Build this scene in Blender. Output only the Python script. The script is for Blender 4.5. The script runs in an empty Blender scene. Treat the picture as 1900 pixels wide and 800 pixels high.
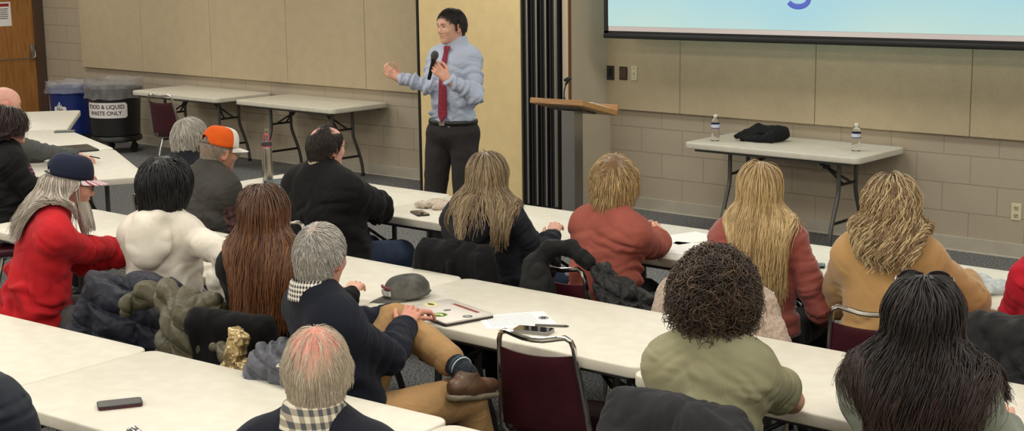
import bpy, bmesh, math, random
import numpy as np
from mathutils import Vector, Matrix
random.seed(7)
RNG = np.random.default_rng(11)
D2R = math.pi/180
COL = bpy.context.scene.collection

# ------------------------------------------------------------------ camera calibration
CF, CPITCH, CROLL, CYAW, CH = 2775.4, 10.445*D2R, -0.750*D2R, 41.017*D2R, 2.219
CX, CY = 950., 400.
_F = np.array([-math.sin(CYAW)*math.cos(CPITCH), math.cos(CYAW)*math.cos(CPITCH), -math.sin(CPITCH)])
_R0 = np.array([math.cos(CYAW), math.sin(CYAW), 0.]); _U0 = np.cross(_R0, _F)
_R = _R0*math.cos(CROLL)+_U0*math.sin(CROLL); _U = _U0*math.cos(CROLL)-_R0*math.sin(CROLL)
def ray(x, y): return _F+_R*(x-CX)/CF-_U*(y-CY)/CF
def at(x, y, z):
    d = ray(x, y); return np.array([0, 0, CH])+d*((z-CH)/d[2])
def aty(x, y, Y):
    d = ray(x, y); return np.array([0, 0, CH])+d*(Y/d[1])
def atx(x, y, X):
    d = ray(x, y); return np.array([0, 0, CH])+d*(X/d[0])
YW = 9.95      # back wall
XL = -16.09    # left wall
TZ = .737      # table top height

# ------------------------------------------------------------------ tags
def tag(o, label=None, cat=None, group=None, kind=None):
    if label: o['label'] = label
    if cat: o['category'] = cat
    if group: o['group'] = group
    if kind: o['kind'] = kind
    return o
def empty(name, loc, rz=0, label=None, cat=None, group=None):
    o = bpy.data.objects.new(name, None); COL.objects.link(o)
    o.empty_display_size = .1
    o.location = [float(v) for v in loc]; o.rotation_euler = (0, 0, rz)
    return tag(o, label, cat, group)
def link(name, me, mat=None, parent=None, smooth=True):
    o = bpy.data.objects.new(name, me); COL.objects.link(o)
    if mat is not None:
        for m in (mat if isinstance(mat, (list, tuple)) else [mat]): me.materials.append(m)
    if parent is not None: o.parent = parent
    if smooth:
        me.polygons.foreach_set('use_smooth', np.ones(len(me.polygons), bool))
    return o
def copy_tree(o, parent=None):
    c = o.copy(); COL.objects.link(c)
    if parent is not None: c.parent = parent
    for ch in list(o.children): copy_tree(ch, c)
    return c

# ------------------------------------------------------------------ materials
def lin(c):
    return tuple(((v/255.)/12.92 if v/255. <= .04045 else ((v/255.+.055)/1.055)**2.4) for v in c)
def rgba(c): return (*lin(c), 1.)
class NB:
    def __init__(s, name):
        s.m = bpy.data.materials.new(name); s.m.use_nodes = True
        s.t = s.m.node_tree; s.b = s.t.nodes['Principled BSDF']
    def n(s, typ, **kw):
        nd = s.t.nodes.new(typ)
        for k, v in kw.items():
            if k in nd.inputs: nd.inputs[k].default_value = v
            else: setattr(nd, k, v)
        return nd
    def l(s, a, b): s.t.links.new(a, b)
    def set(s, **kw):
        for k, v in kw.items(): s.b.inputs[k.replace('_', ' ')].default_value = v
def coords(nb, scale=(1, 1, 1), rot=(0, 0, 0), kind='Object', loc=(0, 0, 0)):
    tc = nb.n('ShaderNodeTexCoord'); mp = nb.n('ShaderNodeMapping')
    mp.inputs['Scale'].default_value = scale; mp.inputs['Rotation'].default_value = rot; mp.inputs['Location'].default_value = loc
    nb.l(tc.outputs[kind], mp.inputs[0]); return mp.outputs[0]
def simple(name, c, rough=.6, metal=0, bump=0, bscale=60, var=0, vscale=8, stretch=(1, 1, 1), spec=.5, coat=0, sheen=0, detail=3, c2=None, **kw):
    nb = NB(name); nb.set(Base_Color=rgba(c), Roughness=rough, Metallic=metal)
    nb.b.inputs['Specular IOR Level'].default_value = spec
    if coat: nb.b.inputs['Coat Weight'].default_value = coat
    if sheen: nb.b.inputs['Sheen Weight'].default_value = sheen; nb.b.inputs['Sheen Roughness'].default_value = .5
    if bump or var or c2:
        v = coords(nb, stretch)
    if var or c2:
        no = nb.n('ShaderNodeTexNoise', Scale=vscale, Detail=4.); nb.l(v, no.inputs['Vector'])
        mx = nb.n('ShaderNodeMix', data_type='RGBA'); r = nb.n('ShaderNodeValToRGB')
        r.color_ramp.elements[0].position = .35; r.color_ramp.elements[1].position = .65
        nb.l(no.outputs['Fac'], r.inputs[0]); nb.l(r.outputs[0], mx.inputs['Factor'])
        a = tuple(max(0, x*(1-var)) for x in c); b = c2 or tuple(min(255, x*(1+var)) for x in c)
        mx.inputs['A'].default_value = rgba(a); mx.inputs['B'].default_value = rgba(b)
        nb.l(mx.outputs['Result'], nb.b.inputs['Base Color'])
    if bump:
        no = nb.n('ShaderNodeTexNoise', Scale=bscale, Detail=float(detail)); nb.l(v, no.inputs['Vector'])
        bp = nb.n('ShaderNodeBump', Strength=bump, Distance=.01); nb.l(no.outputs['Fac'], bp.inputs['Height'])
        nb.l(bp.outputs[0], nb.b.inputs['Normal'])
    return nb.m
def cloth(name, c, wr=.5, wscale=9, weave=.15, rough=.85, stretch=(1, 1, .55), c2=None, vscale=6, sheen=.04, rib=0, var=0.06):
    """woven or knitted cloth: soft creases at two sizes plus a fine weave"""
    nb = NB(name); nb.set(Base_Color=rgba(c), Roughness=rough); nb.b.inputs['Specular IOR Level'].default_value = .25
    nb.b.inputs['Sheen Weight'].default_value = sheen; nb.b.inputs['Sheen Roughness'].default_value = .4
    v = coords(nb, stretch)
    no0 = nb.n('ShaderNodeTexNoise', Scale=wscale*.6, Detail=2.); nb.l(v, no0.inputs['Vector'])
    add = nb.n('ShaderNodeMix', data_type='RGBA'); add.inputs['Factor'].default_value = .14
    nb.l(v, add.inputs['A']); nb.l(no0.outputs['Color'], add.inputs['B'])
    no = nb.n('ShaderNodeTexNoise', Scale=wscale*1.3, Detail=2., Roughness=.45, Distortion=.7)
    nb.l(add.outputs['Result'], no.inputs['Vector'])
    b1 = nb.n('ShaderNodeBump', Strength=min(1., wr*1.3), Distance=.022); nb.l(no.outputs['Fac'], b1.inputs['Height'])
    v2 = coords(nb)
    n2 = nb.n('ShaderNodeTexNoise', Scale=420., Detail=1.); nb.l(v2, n2.inputs['Vector'])
    b2 = nb.n('ShaderNodeBump', Strength=weave, Distance=.003); nb.l(n2.outputs['Fac'], b2.inputs['Height']); nb.l(b1.outputs[0], b2.inputs['Normal'])
    nb.l(b2.outputs[0], nb.b.inputs['Normal'])
    n3 = nb.n('ShaderNodeTexNoise', Scale=float(vscale), Detail=4.); nb.l(v2, n3.inputs['Vector'])
    r = nb.n('ShaderNodeValToRGB'); r.color_ramp.elements[0].position = .38; r.color_ramp.elements[1].position = .68
    nb.l(n3.outputs['Fac'], r.inputs[0])
    mx = nb.n('ShaderNodeMix', data_type='RGBA'); nb.l(r.outputs[0], mx.inputs['Factor'])
    mx.inputs['A'].default_value = rgba(tuple(x*(1-var) for x in c)); mx.inputs['B'].default_value = rgba(c2 or tuple(min(255, x*(1+var)) for x in c))
    nb.l(mx.outputs['Result'], nb.b.inputs['Base Color'])
    return nb.m
def attr_mat(name, rough=.5, spec=.4, sss=0, bump=0, bscale=200, aniso=0):
    nb = NB(name); a = nb.n('ShaderNodeVertexColor'); a.layer_name = 'Col'
    nb.l(a.outputs['Color'], nb.b.inputs['Base Color']); nb.set(Roughness=rough)
    nb.b.inputs['Specular IOR Level'].default_value = spec
    if sss:
        nb.b.inputs['Subsurface Weight'].default_value = sss; nb.b.inputs['Subsurface Scale'].default_value = .01
        nb.b.inputs['Subsurface Radius'].default_value = (1., .35, .2)
    if aniso: nb.b.inputs['Anisotropic'].default_value = aniso
    if bump:
        v = coords(nb); no = nb.n('ShaderNodeTexNoise', Scale=float(bscale), Detail=3.); nb.l(v, no.inputs['Vector'])
        bp = nb.n('ShaderNodeBump', Strength=bump, Distance=.003); nb.l(no.outputs['Fac'], bp.inputs['Height']); nb.l(bp.outputs[0], nb.b.inputs['Normal'])
    return nb.m
def plaid(name, base, dark, light, scale=60, w=.5):
    nb = NB(name); nb.set(Roughness=.85)
    v = coords(nb, (scale, scale, scale)); sp = nb.n('ShaderNodeSeparateXYZ'); nb.l(v, sp.inputs[0])
    def tri(sock, k=1., th=.5):
        m = nb.n('ShaderNodeMath', operation='MULTIPLY'); nb.l(sock, m.inputs[0]); m.inputs[1].default_value = k
        f = nb.n('ShaderNodeMath', operation='FRACT'); nb.l(m.outputs[0], f.inputs[0])
        g = nb.n('ShaderNodeMath', operation='GREATER_THAN'); nb.l(f.outputs[0], g.inputs[0]); g.inputs[1].default_value = th
        return g.outputs[0]
    a1 = nb.n('ShaderNodeMath', operation='ADD'); nb.l(sp.outputs[0], a1.inputs[0]); nb.l(sp.outputs[1], a1.inputs[1])
    gx = tri(a1.outputs[0], 1., w); gz = tri(sp.outputs[2], 1., w)
    s = nb.n('ShaderNodeMath', operation='ADD'); nb.l(gx, s.inputs[0]); nb.l(gz, s.inputs[1])
    m = nb.n('ShaderNodeMath', operation='MULTIPLY'); nb.l(s.outputs[0], m.inputs[0]); m.inputs[1].default_value = .5
    r = nb.n('ShaderNodeValToRGB'); r.color_ramp.interpolation = 'CONSTANT'
    r.color_ramp.elements[0].color = rgba(light); r.color_ramp.elements[1].color = rgba(base); r.color_ramp.elements[1].position = .4
    e = r.color_ramp.elements.new(.8); e.color = rgba(dark)
    nb.l(m.outputs[0], r.inputs[0]); nb.l(r.outputs[0], nb.b.inputs['Base Color'])
    return nb.m

# ------------------------------------------------------------------ numpy noise
_TAB = RNG.random(4096).astype(np.float32)
def vnoise(p):
    i = np.floor(p).astype(np.int64); f = p-i; f = f*f*(3-2*f)
    def h(a, b, c): return _TAB[((a*73856093) ^ (b*19349663) ^ (c*83492791)) & 4095]
    x, y, z = i[:, 0], i[:, 1], i[:, 2]; u, v, w = f[:, 0], f[:, 1], f[:, 2]
    def L(a, b, t): return a+(b-a)*t
    return L(L(L(h(x, y, z), h(x+1, y, z), u), L(h(x, y+1, z), h(x+1, y+1, z), u), v),
             L(L(h(x, y, z+1), h(x+1, y, z+1), u), L(h(x, y+1, z+1), h(x+1, y+1, z+1), u), v), w)
def fbm(p, o=3):
    s = 0; a = .5; t = 0
    for k in range(o): s = s+a*vnoise(p*(2**k)+k*17.3); t += a; a *= .5
    return s/t
def ridged(p, o=2):
    s = 0; a = .6; t = 0
    for k in range(o): s = s+a*(1-np.abs(2*vnoise(p*(1.9**k)+k*9.1)-1))**2; t += a; a *= .45
    return s/t

# ------------------------------------------------------------------ signed distance modelling
def V(*a): return np.array(a, float)
def nrm(v): v = np.asarray(v, float); return v/max(1e-9, np.linalg.norm(v))
def rc(a, b, ra, rb=None, k=.02, op='+'):
    return dict(t='c', a=V(*a), b=V(*b), ra=ra, rb=ra if rb is None else rb, k=k, op=op)
def el(c, r, k=.02, op='+', R=None):
    return dict(t='e', c=V(*c), r=V(*r), R=R, k=k, op=op)
def bx(c, r, rad=.01, k=.01, op='+', R=None):
    return dict(t='b', c=V(*c), r=V(*r), rad=rad, R=R, k=k, op=op)
def pd(q, p):
    """distance of points p to primitive q"""
    if q['t'] == 'c':
        ba = q['b']-q['a']; pa = p-q['a']; L2 = max(1e-9, ba@ba)
        t = np.clip(pa@ba/L2, 0, 1)
        return np.sqrt(((pa-t[:, None]*ba)**2).sum(1))-(q['ra']+(q['rb']-q['ra'])*t)
    d = p-q['c']
    if q['R'] is not None: d = d@q['R']
    if q['t'] == 'e':
        e = d/q['r']; k0 = np.sqrt((e*e).sum(1)); k1 = np.sqrt(((e/q['r'])**2).sum(1))
        return k0*(k0-1)/np.maximum(k1, 1e-6)
    w = np.abs(d)-(q['r']-q['rad'])
    return np.sqrt((np.maximum(w, 0)**2).sum(1))+np.minimum(w.max(1), 0)-q['rad']
def bounds(q, m):
    if q['t'] == 'c':
        r = max(q['ra'], q['rb'])+m
        return np.minimum(q['a'], q['b'])-r, np.maximum(q['a'], q['b'])+r
    r = q['r']
    if q['R'] is not None: r = np.abs(q['R'])@r
    return q['c']-r-m, q['c']+r+m
def comb(d, e, q):
    k = max(q['k'], 1e-4)
    if q['op'] == '+':
        h = np.maximum(k-np.abs(d-e), 0)/k; return np.minimum(d, e)-h*h*k*.25
    h = np.maximum(k-np.abs(d+e), 0)/k; return np.maximum(d, -e)+h*h*k*.25
def sdf(prims, p):
    d = np.full(len(p), 1e3)
    for q in prims: d = comb(d, pd(q, p), q)
    return d
def sgrad(prims, p, h=.002):
    d0 = sdf(prims, p); g = np.empty_like(p)
    for i in range(3):
        e = np.zeros(3); e[i] = h; g[:, i] = sdf(prims, p+e)-d0
    g /= np.maximum(1e-9, np.sqrt((g*g).sum(1)))[:, None]
    return d0, g
def nets(prims, vox, cut=None):
    """surface nets on a sparse evaluation of the primitives -> verts, quads"""
    pos = [q for q in prims if q['op'] == '+']
    lo = np.min([bounds(q, 0)[0] for q in pos], 0)-4*vox; hi = np.max([bounds(q, 0)[1] for q in pos], 0)+4*vox
    n = np.ceil((hi-lo)/vox).astype(int)+1
    G = np.full(n, 1.0)
    for q in prims:
        m = q['k']+4*vox; a, b = bounds(q, m)
        i0 = np.maximum(0, np.floor((a-lo)/vox).astype(int)); i1 = np.minimum(n, np.ceil((b-lo)/vox).astype(int)+1)
        if (i1 <= i0).any(): continue
        ax = [lo[k]+vox*np.arange(i0[k], i1[k]) for k in range(3)]
        P = np.stack(np.meshgrid(*ax, indexing='ij'), -1).reshape(-1, 3)
        sl = tuple(slice(i0[k], i1[k]) for k in range(3))
        G[sl] = comb(G[sl].ravel(), pd(q, P), q).reshape(G[sl].shape)
    if cut is not None:
        ax = [lo[k]+vox*np.arange(n[k]) for k in range(3)]
        near = np.abs(G) < 6*vox; near = near | (G < 0)
        idx = np.argwhere(near); P = lo+vox*idx
        G[near] = np.maximum(G[near], cut(P))
    S = G < 0
    c = np.zeros(n-1, np.int8)
    for i in (0, 1):
        for j in (0, 1):
            for k in (0, 1): c += S[i:n[0]-1+i, j:n[1]-1+j, k:n[2]-1+k]
    act = (c > 0) & (c < 8); idx = np.argwhere(act)
    vid = np.full(act.shape, -1, np.int64); vid[act] = np.arange(len(idx))
    acc = np.zeros((len(idx), 3)); cnt = np.zeros(len(idx))
    cor = [(i, j, k) for i in (0, 1) for j in (0, 1) for k in (0, 1)]
    gv = {o: G[idx[:, 0]+o[0], idx[:, 1]+o[1], idx[:, 2]+o[2]] for o in cor}
    for o in cor:
        for a in range(3):
            if o[a] == 0:
                o2 = list(o); o2[a] = 1; o2 = tuple(o2)
                g0, g1 = gv[o], gv[o2]; m = (g0 < 0) != (g1 < 0)
                t = np.where(m, g0/np.where(m, g0-g1, 1), 0)
                pt = np.array(o, float)+0*t[:, None]; pt[:, a] = t
                acc += np.where(m[:, None], pt, 0); cnt += m
    verts = lo+vox*(idx+acc/np.maximum(cnt, 1)[:, None])
    faces = []
    for a in range(3):
        b, d = (a+1) % 3, (a+2) % 3
        s0 = [slice(None)]*3; s1 = [slice(None)]*3
        s0[a] = slice(0, n[a]-1); s1[a] = slice(1, n[a])
        A, B = S[tuple(s0)], S[tuple(s1)]
        e = np.argwhere(A != B)
        ok = (e[:, b] > 0) & (e[:, d] > 0) & (e[:, b] < n[b]-1) & (e[:, d] < n[d]-1); e = e[ok]
        if not len(e): continue
        fl = A[e[:, 0], e[:, 1], e[:, 2]]
        def g(db, dd):
            q = e.copy(); q[:, b] -= db; q[:, d] -= dd; return vid[q[:, 0], q[:, 1], q[:, 2]]
        q = np.stack([g(1, 1), g(0, 1), g(0, 0), g(1, 0)], 1)
        q[~fl] = q[~fl][:, ::-1]
        faces.append(q)
    return verts, np.concatenate(faces)
def vnormals(v, f):
    a = v[f[:, 2]]-v[f[:, 0]]; b = v[f[:, 3]]-v[f[:, 1]]; n = np.cross(a, b)
    o = np.zeros_like(v)
    for k in range(4): np.add.at(o, f[:, k], n)
    return o/np.maximum(1e-12, np.sqrt((o*o).sum(1)))[:, None]
def relax(v, f, it=1, lam=.5):
    for _ in range(it):
        s = np.zeros_like(v); c = np.zeros(len(v))
        for k in range(4):
            a, b = f[:, k], f[:, (k+1) % 4]
            np.add.at(s, a, v[b]); np.add.at(s, b, v[a]); np.add.at(c, a, 1); np.add.at(c, b, 1)
        v = v+lam*(s/np.maximum(c, 1)[:, None]-v)
    return v
def qmesh(name, v, f, cols=None):
    me = bpy.data.meshes.new(name); v = np.ascontiguousarray(v, np.float32)
    nf = len(f); me.vertices.add(len(v)); me.vertices.foreach_set('co', v.ravel())
    me.loops.add(nf*4); me.loops.foreach_set('vertex_index', np.ascontiguousarray(f, np.int32).ravel())
    me.polygons.add(nf); me.polygons.foreach_set('loop_start', np.arange(0, nf*4, 4, dtype=np.int32))
    me.polygons.foreach_set('loop_total', np.full(nf, 4, np.int32))
    me.update(calc_edges=True)
    if cols is not None:
        ca = me.color_attributes.new('Col', 'FLOAT_COLOR', 'POINT')
        c4 = np.ones((len(v), 4), np.float32); c4[:, :3] = cols; ca.data.foreach_set('color', c4.ravel())
    return me
def sculpt(name, prims, vox, mat, parent=None, disp=None, cut=None, rl=1, cols=None):
    v, f = nets(prims, vox, cut); v = relax(v, f, rl)
    if disp is not None:
        n = vnormals(v, f); v = v+n*disp(v, n)[:, None]
    return link(name, qmesh(name, v, f, None if cols is None else cols(v)), mat, parent)

# ------------------------------------------------------------------ plain mesh builder
class MB:
    def __init__(s): s.bm = bmesh.new(); s.mi = 0
    def _m(s, fs):
        for f in fs: f.material_index = s.mi
    def box(s, c, size, R=None, bev=0, seg=2):
        M = Matrix.Translation(Vector([float(x) for x in c])) @ (R.to_4x4() if R is not None else Matrix()) @ Matrix.Diagonal((float(size[0]), float(size[1]), float(size[2]), 1))
        r = bmesh.ops.create_cube(s.bm, size=1, matrix=M); vs = r['verts']
        fs = list({f for v in vs for f in v.link_faces})
        if bev:
            es = list({e for v in vs for e in v.link_edges})
            rr = bmesh.ops.bevel(s.bm, geom=es, offset=bev, segments=seg, profile=.5, affect='EDGES')
            fs = [f for f in fs if f.is_valid]+rr['faces']
        s._m(fs); return s
    def tube(s, pts, r, n=10, closed=False, cap=True, flat=None):
        pts = [Vector([float(x) for x in p]) for p in pts]; N = len(pts)
        rs = r if isinstance(r, (list, tuple)) else [r]*N
        rings = []; prev = None
        for i, p in enumerate(pts):
            if closed: t = (pts[(i+1) % N]-pts[i-1])
            else: t = (pts[min(i+1, N-1)]-pts[max(i-1, 0)])
            t.normalize()
            if prev is None:
                a = Vector((0, 0, 1)) if abs(t.z) < .9 else Vector((1, 0, 0)); u = t.cross(a).normalized()
            else: u = (prev-t*prev.dot(t)).normalized()
            prev = u; w = t.cross(u)
            fx, fy = (flat if flat else (1, 1))
            rings.append([s.bm.verts.new(p+(u*math.cos(2*math.pi*k/n)*fx+w*math.sin(2*math.pi*k/n)*fy)*rs[i]) for k in range(n)])
        fs = []
        for i in range(N if closed else N-1):
            A, B = rings[i], rings[(i+1) % N]
            for k in range(n): fs.append(s.bm.faces.new((A[k], A[(k+1) % n], B[(k+1) % n], B[k])))
        if cap and not closed: fs += [s.bm.faces.new(rings[0][::-1]), s.bm.faces.new(rings[-1])]
        s._m(fs); return s
    def lathe(s, prof, c=(0, 0, 0), n=32, sx=1, sy=1, M=None):
        rings = []
        for r, z in prof:
            rings.append([s.bm.verts.new(Vector((c[0]+r*sx*math.cos(2*math.pi*k/n), c[1]+r*sy*math.sin(2*math.pi*k/n), c[2]+z)) if M is None else M @ Vector((r*sx*math.cos(2*math.pi*k/n), r*sy*math.sin(2*math.pi*k/n), z))) for k in range(n)])
        fs = []
        for i in range(len(rings)-1):
            for k in range(n): fs.append(s.bm.faces.new((rings[i][k], rings[i][(k+1) % n], rings[i+1][(k+1) % n], rings[i+1][k])))
        if prof[0][0] > 1e-5: fs.append(s.bm.faces.new(rings[0][::-1]))
        if prof[-1][0] > 1e-5: fs.append(s.bm.faces.new(rings[-1]))
        s._m(fs); return s
    def prism(s, outline, z0, z1, bev=0, M=None):
        vs = [s.bm.verts.new(Vector((x, y, z0))) for x, y in outline]; f = s.bm.faces.new(vs)
        r = bmesh.ops.extrude_face_region(s.bm, geom=[f]); nv = [g for g in r['geom'] if isinstance(g, bmesh.types.BMVert)]
        bmesh.ops.translate(s.bm, vec=(0, 0, z1-z0), verts=nv)
        al = vs+nv; fs = list({f for v in al for f in v.link_faces})
        if bev:
            es = [e for e in {e for v in al for e in v.link_edges} if abs(e.verts[0].co.z-e.verts[1].co.z) < 1e-6]
            rr = bmesh.ops.bevel(s.bm, geom=es, offset=bev, segments=3, profile=.5, affect='EDGES'); fs = [f for f in fs if f.is_valid]+rr['faces']
            al = list({v for f in fs for v in f.verts})
        if M is not None: bmesh.ops.transform(s.bm, matrix=M, verts=al)
        s._m(fs); return s
    def build(s, name, mat, parent=None, smooth=False, sharp=35):
        bmesh.ops.recalc_face_normals(s.bm, faces=s.bm.faces[:])
        me = bpy.data.meshes.new(name); s.bm.to_mesh(me); s.bm.free()
        o = link(name, me, mat, parent, smooth=smooth)
        if smooth: me.set_sharp_from_angle(angle=sharp*D2R)
        return o
def rrect(w, h, r, n=6, x0=None, y0=None):
    x0 = -w/2 if x0 is None else x0; y0 = -h/2 if y0 is None else y0; out = []
    for cx, cy, a in ((x0+w-r, y0+r, -90), (x0+w-r, y0+h-r, 0), (x0+r, y0+h-r, 90), (x0+r, y0+r, 180)):
        for k in range(n+1):
            t = (a+90*k/n)*D2R; out.append((cx+r*math.cos(t), cy+r*math.sin(t)))
    return out
def arc3(c, r, a0, a1, n, u=(1, 0, 0), v=(0, 0, 1)):
    c, u, v = Vector(c), Vector(u), Vector(v)
    return [c+u*r*math.cos((a0+(a1-a0)*k/n)*D2R)+v*r*math.sin((a0+(a1-a0)*k/n)*D2R) for k in range(n+1)]
def text_mesh(name, s, size, mat, parent, M, extrude=.0008, align='CENTER', bold=0):
    cu = bpy.data.curves.new(name, 'FONT'); cu.body = s; cu.size = size; cu.extrude = extrude; cu.align_x = align; cu.align_y = 'CENTER'
    cu.offset = bold
    ob = bpy.data.objects.new(name, cu); COL.objects.link(ob)
    dg = bpy.context.evaluated_depsgraph_get(); me = bpy.data.meshes.new_from_object(ob.evaluated_get(dg))
    bpy.data.objects.remove(ob, do_unlink=True)
    if callable(M):
        for v in me.vertices: v.co = M(v.co)
    else: me.transform(M)
    me.materials.clear()
    return link(name, me, mat, parent, smooth=False)
# ================================================================== MATERIALS
def cmu(name, axis, x0, z0):
    nb = NB(name); tc = nb.n('ShaderNodeTexCoord'); sp = nb.n('ShaderNodeSeparateXYZ'); nb.l(tc.outputs['Object'], sp.inputs[0])
    cb = nb.n('ShaderNodeCombineXYZ'); ax = nb.n('ShaderNodeMath', operation='ADD'); az = nb.n('ShaderNodeMath', operation='ADD')
    nb.l(sp.outputs[axis], ax.inputs[0]); ax.inputs[1].default_value = -x0; nb.l(sp.outputs[2], az.inputs[0]); az.inputs[1].default_value = -z0
    nb.l(ax.outputs[0], cb.inputs[0]); nb.l(az.outputs[0], cb.inputs[1])
    br = nb.n('ShaderNodeTexBrick', offset=.5, squash=1.)
    br.inputs['Scale'].default_value = 1; br.inputs['Brick Width'].default_value = .4064; br.inputs['Row Height'].default_value = .2032
    br.inputs['Mortar Size'].default_value = .0035; br.inputs['Mortar Smooth'].default_value = .3
    br.inputs['Color1'].default_value = rgba((176, 163, 142)); br.inputs['Color2'].default_value = rgba((174, 161, 140)); br.inputs['Mortar'].default_value = rgba((161, 148, 129))
    nb.l(cb.outputs[0], br.inputs['Vector'])
    no = nb.n('ShaderNodeTexNoise', Scale=140., Detail=4.); nb.l(tc.outputs['Object'], no.inputs['Vector'])
    mx = nb.n('ShaderNodeMix', data_type='RGBA', blend_type='OVERLAY'); mx.inputs['Factor'].default_value = .12
    nb.l(br.outputs['Color'], mx.inputs['A']); nb.l(no.outputs['Color'], mx.inputs['B']); nb.l(mx.outputs['Result'], nb.b.inputs['Base Color'])
    iv = nb.n('ShaderNodeMath', operation='SUBTRACT'); iv.inputs[0].default_value = 1; nb.l(br.outputs['Fac'], iv.inputs[1])
    b1 = nb.n('ShaderNodeBump', Strength=.9, Distance=.006); nb.l(iv.outputs[0], b1.inputs['Height'])
    b2 = nb.n('ShaderNodeBump', Strength=.25, Distance=.003); nb.l(no.outputs['Fac'], b2.inputs['Height']); nb.l(b1.outputs[0], b2.inputs['Normal'])
    nb.l(b2.outputs[0], nb.b.inputs['Normal']); nb.set(Roughness=.7); return nb.m
def speckle(name, c, c2, c3, scale, rough=.9, bump=.4):
    nb = NB(name); v = coords(nb); no = nb.n('ShaderNodeTexNoise', Scale=float(scale), Detail=2.); nb.l(v, no.inputs['Vector'])
    r = nb.n('ShaderNodeValToRGB'); r.color_ramp.elements[0].position = .38; r.color_ramp.elements[0].color = rgba(c)
    r.color_ramp.elements[1].position = .62; r.color_ramp.elements[1].color = rgba(c3); e = r.color_ramp.elements.new(.5); e.color = rgba(c2)
    nb.l(no.outputs['Fac'], r.inputs[0]); nb.l(r.outputs[0], nb.b.inputs['Base Color'])
    bp = nb.n('ShaderNodeBump', Strength=bump, Distance=.008); nb.l(no.outputs['Fac'], bp.inputs['Height']); nb.l(bp.outputs[0], nb.b.inputs['Normal'])
    nb.set(Roughness=rough); nb.b.inputs['Specular IOR Level'].default_value = .2; return nb.m
M = {}
JX = -4.1787
M['cmu'] = cmu('painted_block', 0, JX, .278-.2032*3)
M['cmu_side'] = cmu('painted_block_side', 1, YW, .278-.2032*3)
M['paint'] = simple('painted_plaster', (196, 184, 162), .8, bump=.1, bscale=90)
M['ceil'] = simple('ceiling_tile', (205, 203, 195), .9, bump=.2, bscale=50)
M['carpet'] = speckle('carpet', (62, 63, 64), (104, 105, 106), (150, 150, 148), 95, bump=.5)
M['base'] = simple('cove_base', (176, 168, 152), .55, bump=.05, bscale=30, var=.03)
def fabric(name, c, var=.08, sc=230):
    nb = NB(name); v = coords(nb, (1, 1, 1)); no = nb.n('ShaderNodeTexNoise', Scale=float(sc), Detail=2.); nb.l(v, no.inputs['Vector'])
    v2 = coords(nb, (1, 1, 1)); n2 = nb.n('ShaderNodeTexNoise', Scale=9., Detail=3.); nb.l(v2, n2.inputs['Vector'])
    m = nb.n('ShaderNodeMath', operation='MULTIPLY_ADD'); nb.l(n2.outputs['Fac'], m.inputs[0]); m.inputs[1].default_value = .35; nb.l(no.outputs['Fac'], m.inputs[2])
    r = nb.n('ShaderNodeValToRGB'); r.color_ramp.elements[0].position = .5; r.color_ramp.elements[1].position = .85
    r.color_ramp.elements[0].color = rgba(tuple(x*(1-var) for x in c)); r.color_ramp.elements[1].color = rgba(tuple(x*(1+var) for x in c))
    nb.l(m.outputs[0], r.inputs[0]); nb.l(r.outputs[0], nb.b.inputs['Base Color'])
    bp = nb.n('ShaderNodeBump', Strength=.35, Distance=.002); nb.l(no.outputs['Fac'], bp.inputs['Height']); nb.l(bp.outputs[0], nb.b.inputs['Normal'])
    nb.set(Roughness=.95); nb.b.inputs['Specular IOR Level'].default_value = .15; return nb.m
M['panel'] = fabric('tackable_fabric', (186, 170, 141), .045, 180)
M['part'] = fabric('partition_vinyl', (224, 201, 150), .05, 200)
M['black'] = simple('black_plastic', (22, 22, 24), .45)
M['blackrub'] = simple('black_seal', (14, 13, 14), .7)
M['chrome'] = simple('chrome', (205, 203, 200), .13, 1, spec=.6)
M['alu'] = simple('brushed_aluminium', (170, 168, 165), .35, 1, bump=.05, bscale=200, stretch=(1, 1, .05))
M['legm'] = simple('grey_powder_coat', (92, 92, 90), .42, .6)
M['top'] = speckle('table_plastic', (211, 206, 190), (213, 208, 193), (216, 212, 197), 16, rough=.42, bump=.02)
M['top'].node_tree.nodes['Principled BSDF'].inputs['Specular IOR Level'].default_value = .4
M['vinyl'] = simple('maroon_vinyl', (64, 21, 30), .42, bump=.12, bscale=170, var=.05)
M['vinyl'].node_tree.nodes['Principled BSDF'].inputs['Specular IOR Level'].default_value = .4
def wood(name, c1, c2, sc=3, stretch=(18, 18, 1.2), rough=.35):
    nb = NB(name); v = coords(nb, stretch); no = nb.n('ShaderNodeTexNoise', Scale=float(sc), Detail=5., Distortion=.6); nb.l(v, no.inputs['Vector'])
    r = nb.n('ShaderNodeValToRGB'); r.color_ramp.elements[0].position = .35; r.color_ramp.elements[1].position = .65
    r.color_ramp.elements[0].color = rgba(c1); r.color_ramp.elements[1].color = rgba(c2)
    nb.l(no.outputs['Fac'], r.inputs[0]); nb.l(r.outputs[0], nb.b.inputs['Base Color']); nb.set(Roughness=rough); return nb.m
M['door'] = wood('door_veneer', (146, 96, 48), (174, 122, 66), 3)
M['frame'] = simple('brown_painted_steel', (82, 62, 50), .45)
M['oak'] = wood('lectern_oak', (168, 120, 68), (192, 146, 92), 3, (2, 18, 18))
M['white'] = simple('white_paper', (238, 236, 232), .8)
M['ivory'] = simple('ivory_plate', (214, 206, 172), .4)
M['gun'] = simple('dark_plate', (70, 64, 60), .35, .5)
M['glass_scr'] = simple('phone_glass', (16, 16, 18), .06, spec=.6, coat=.5)

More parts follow.
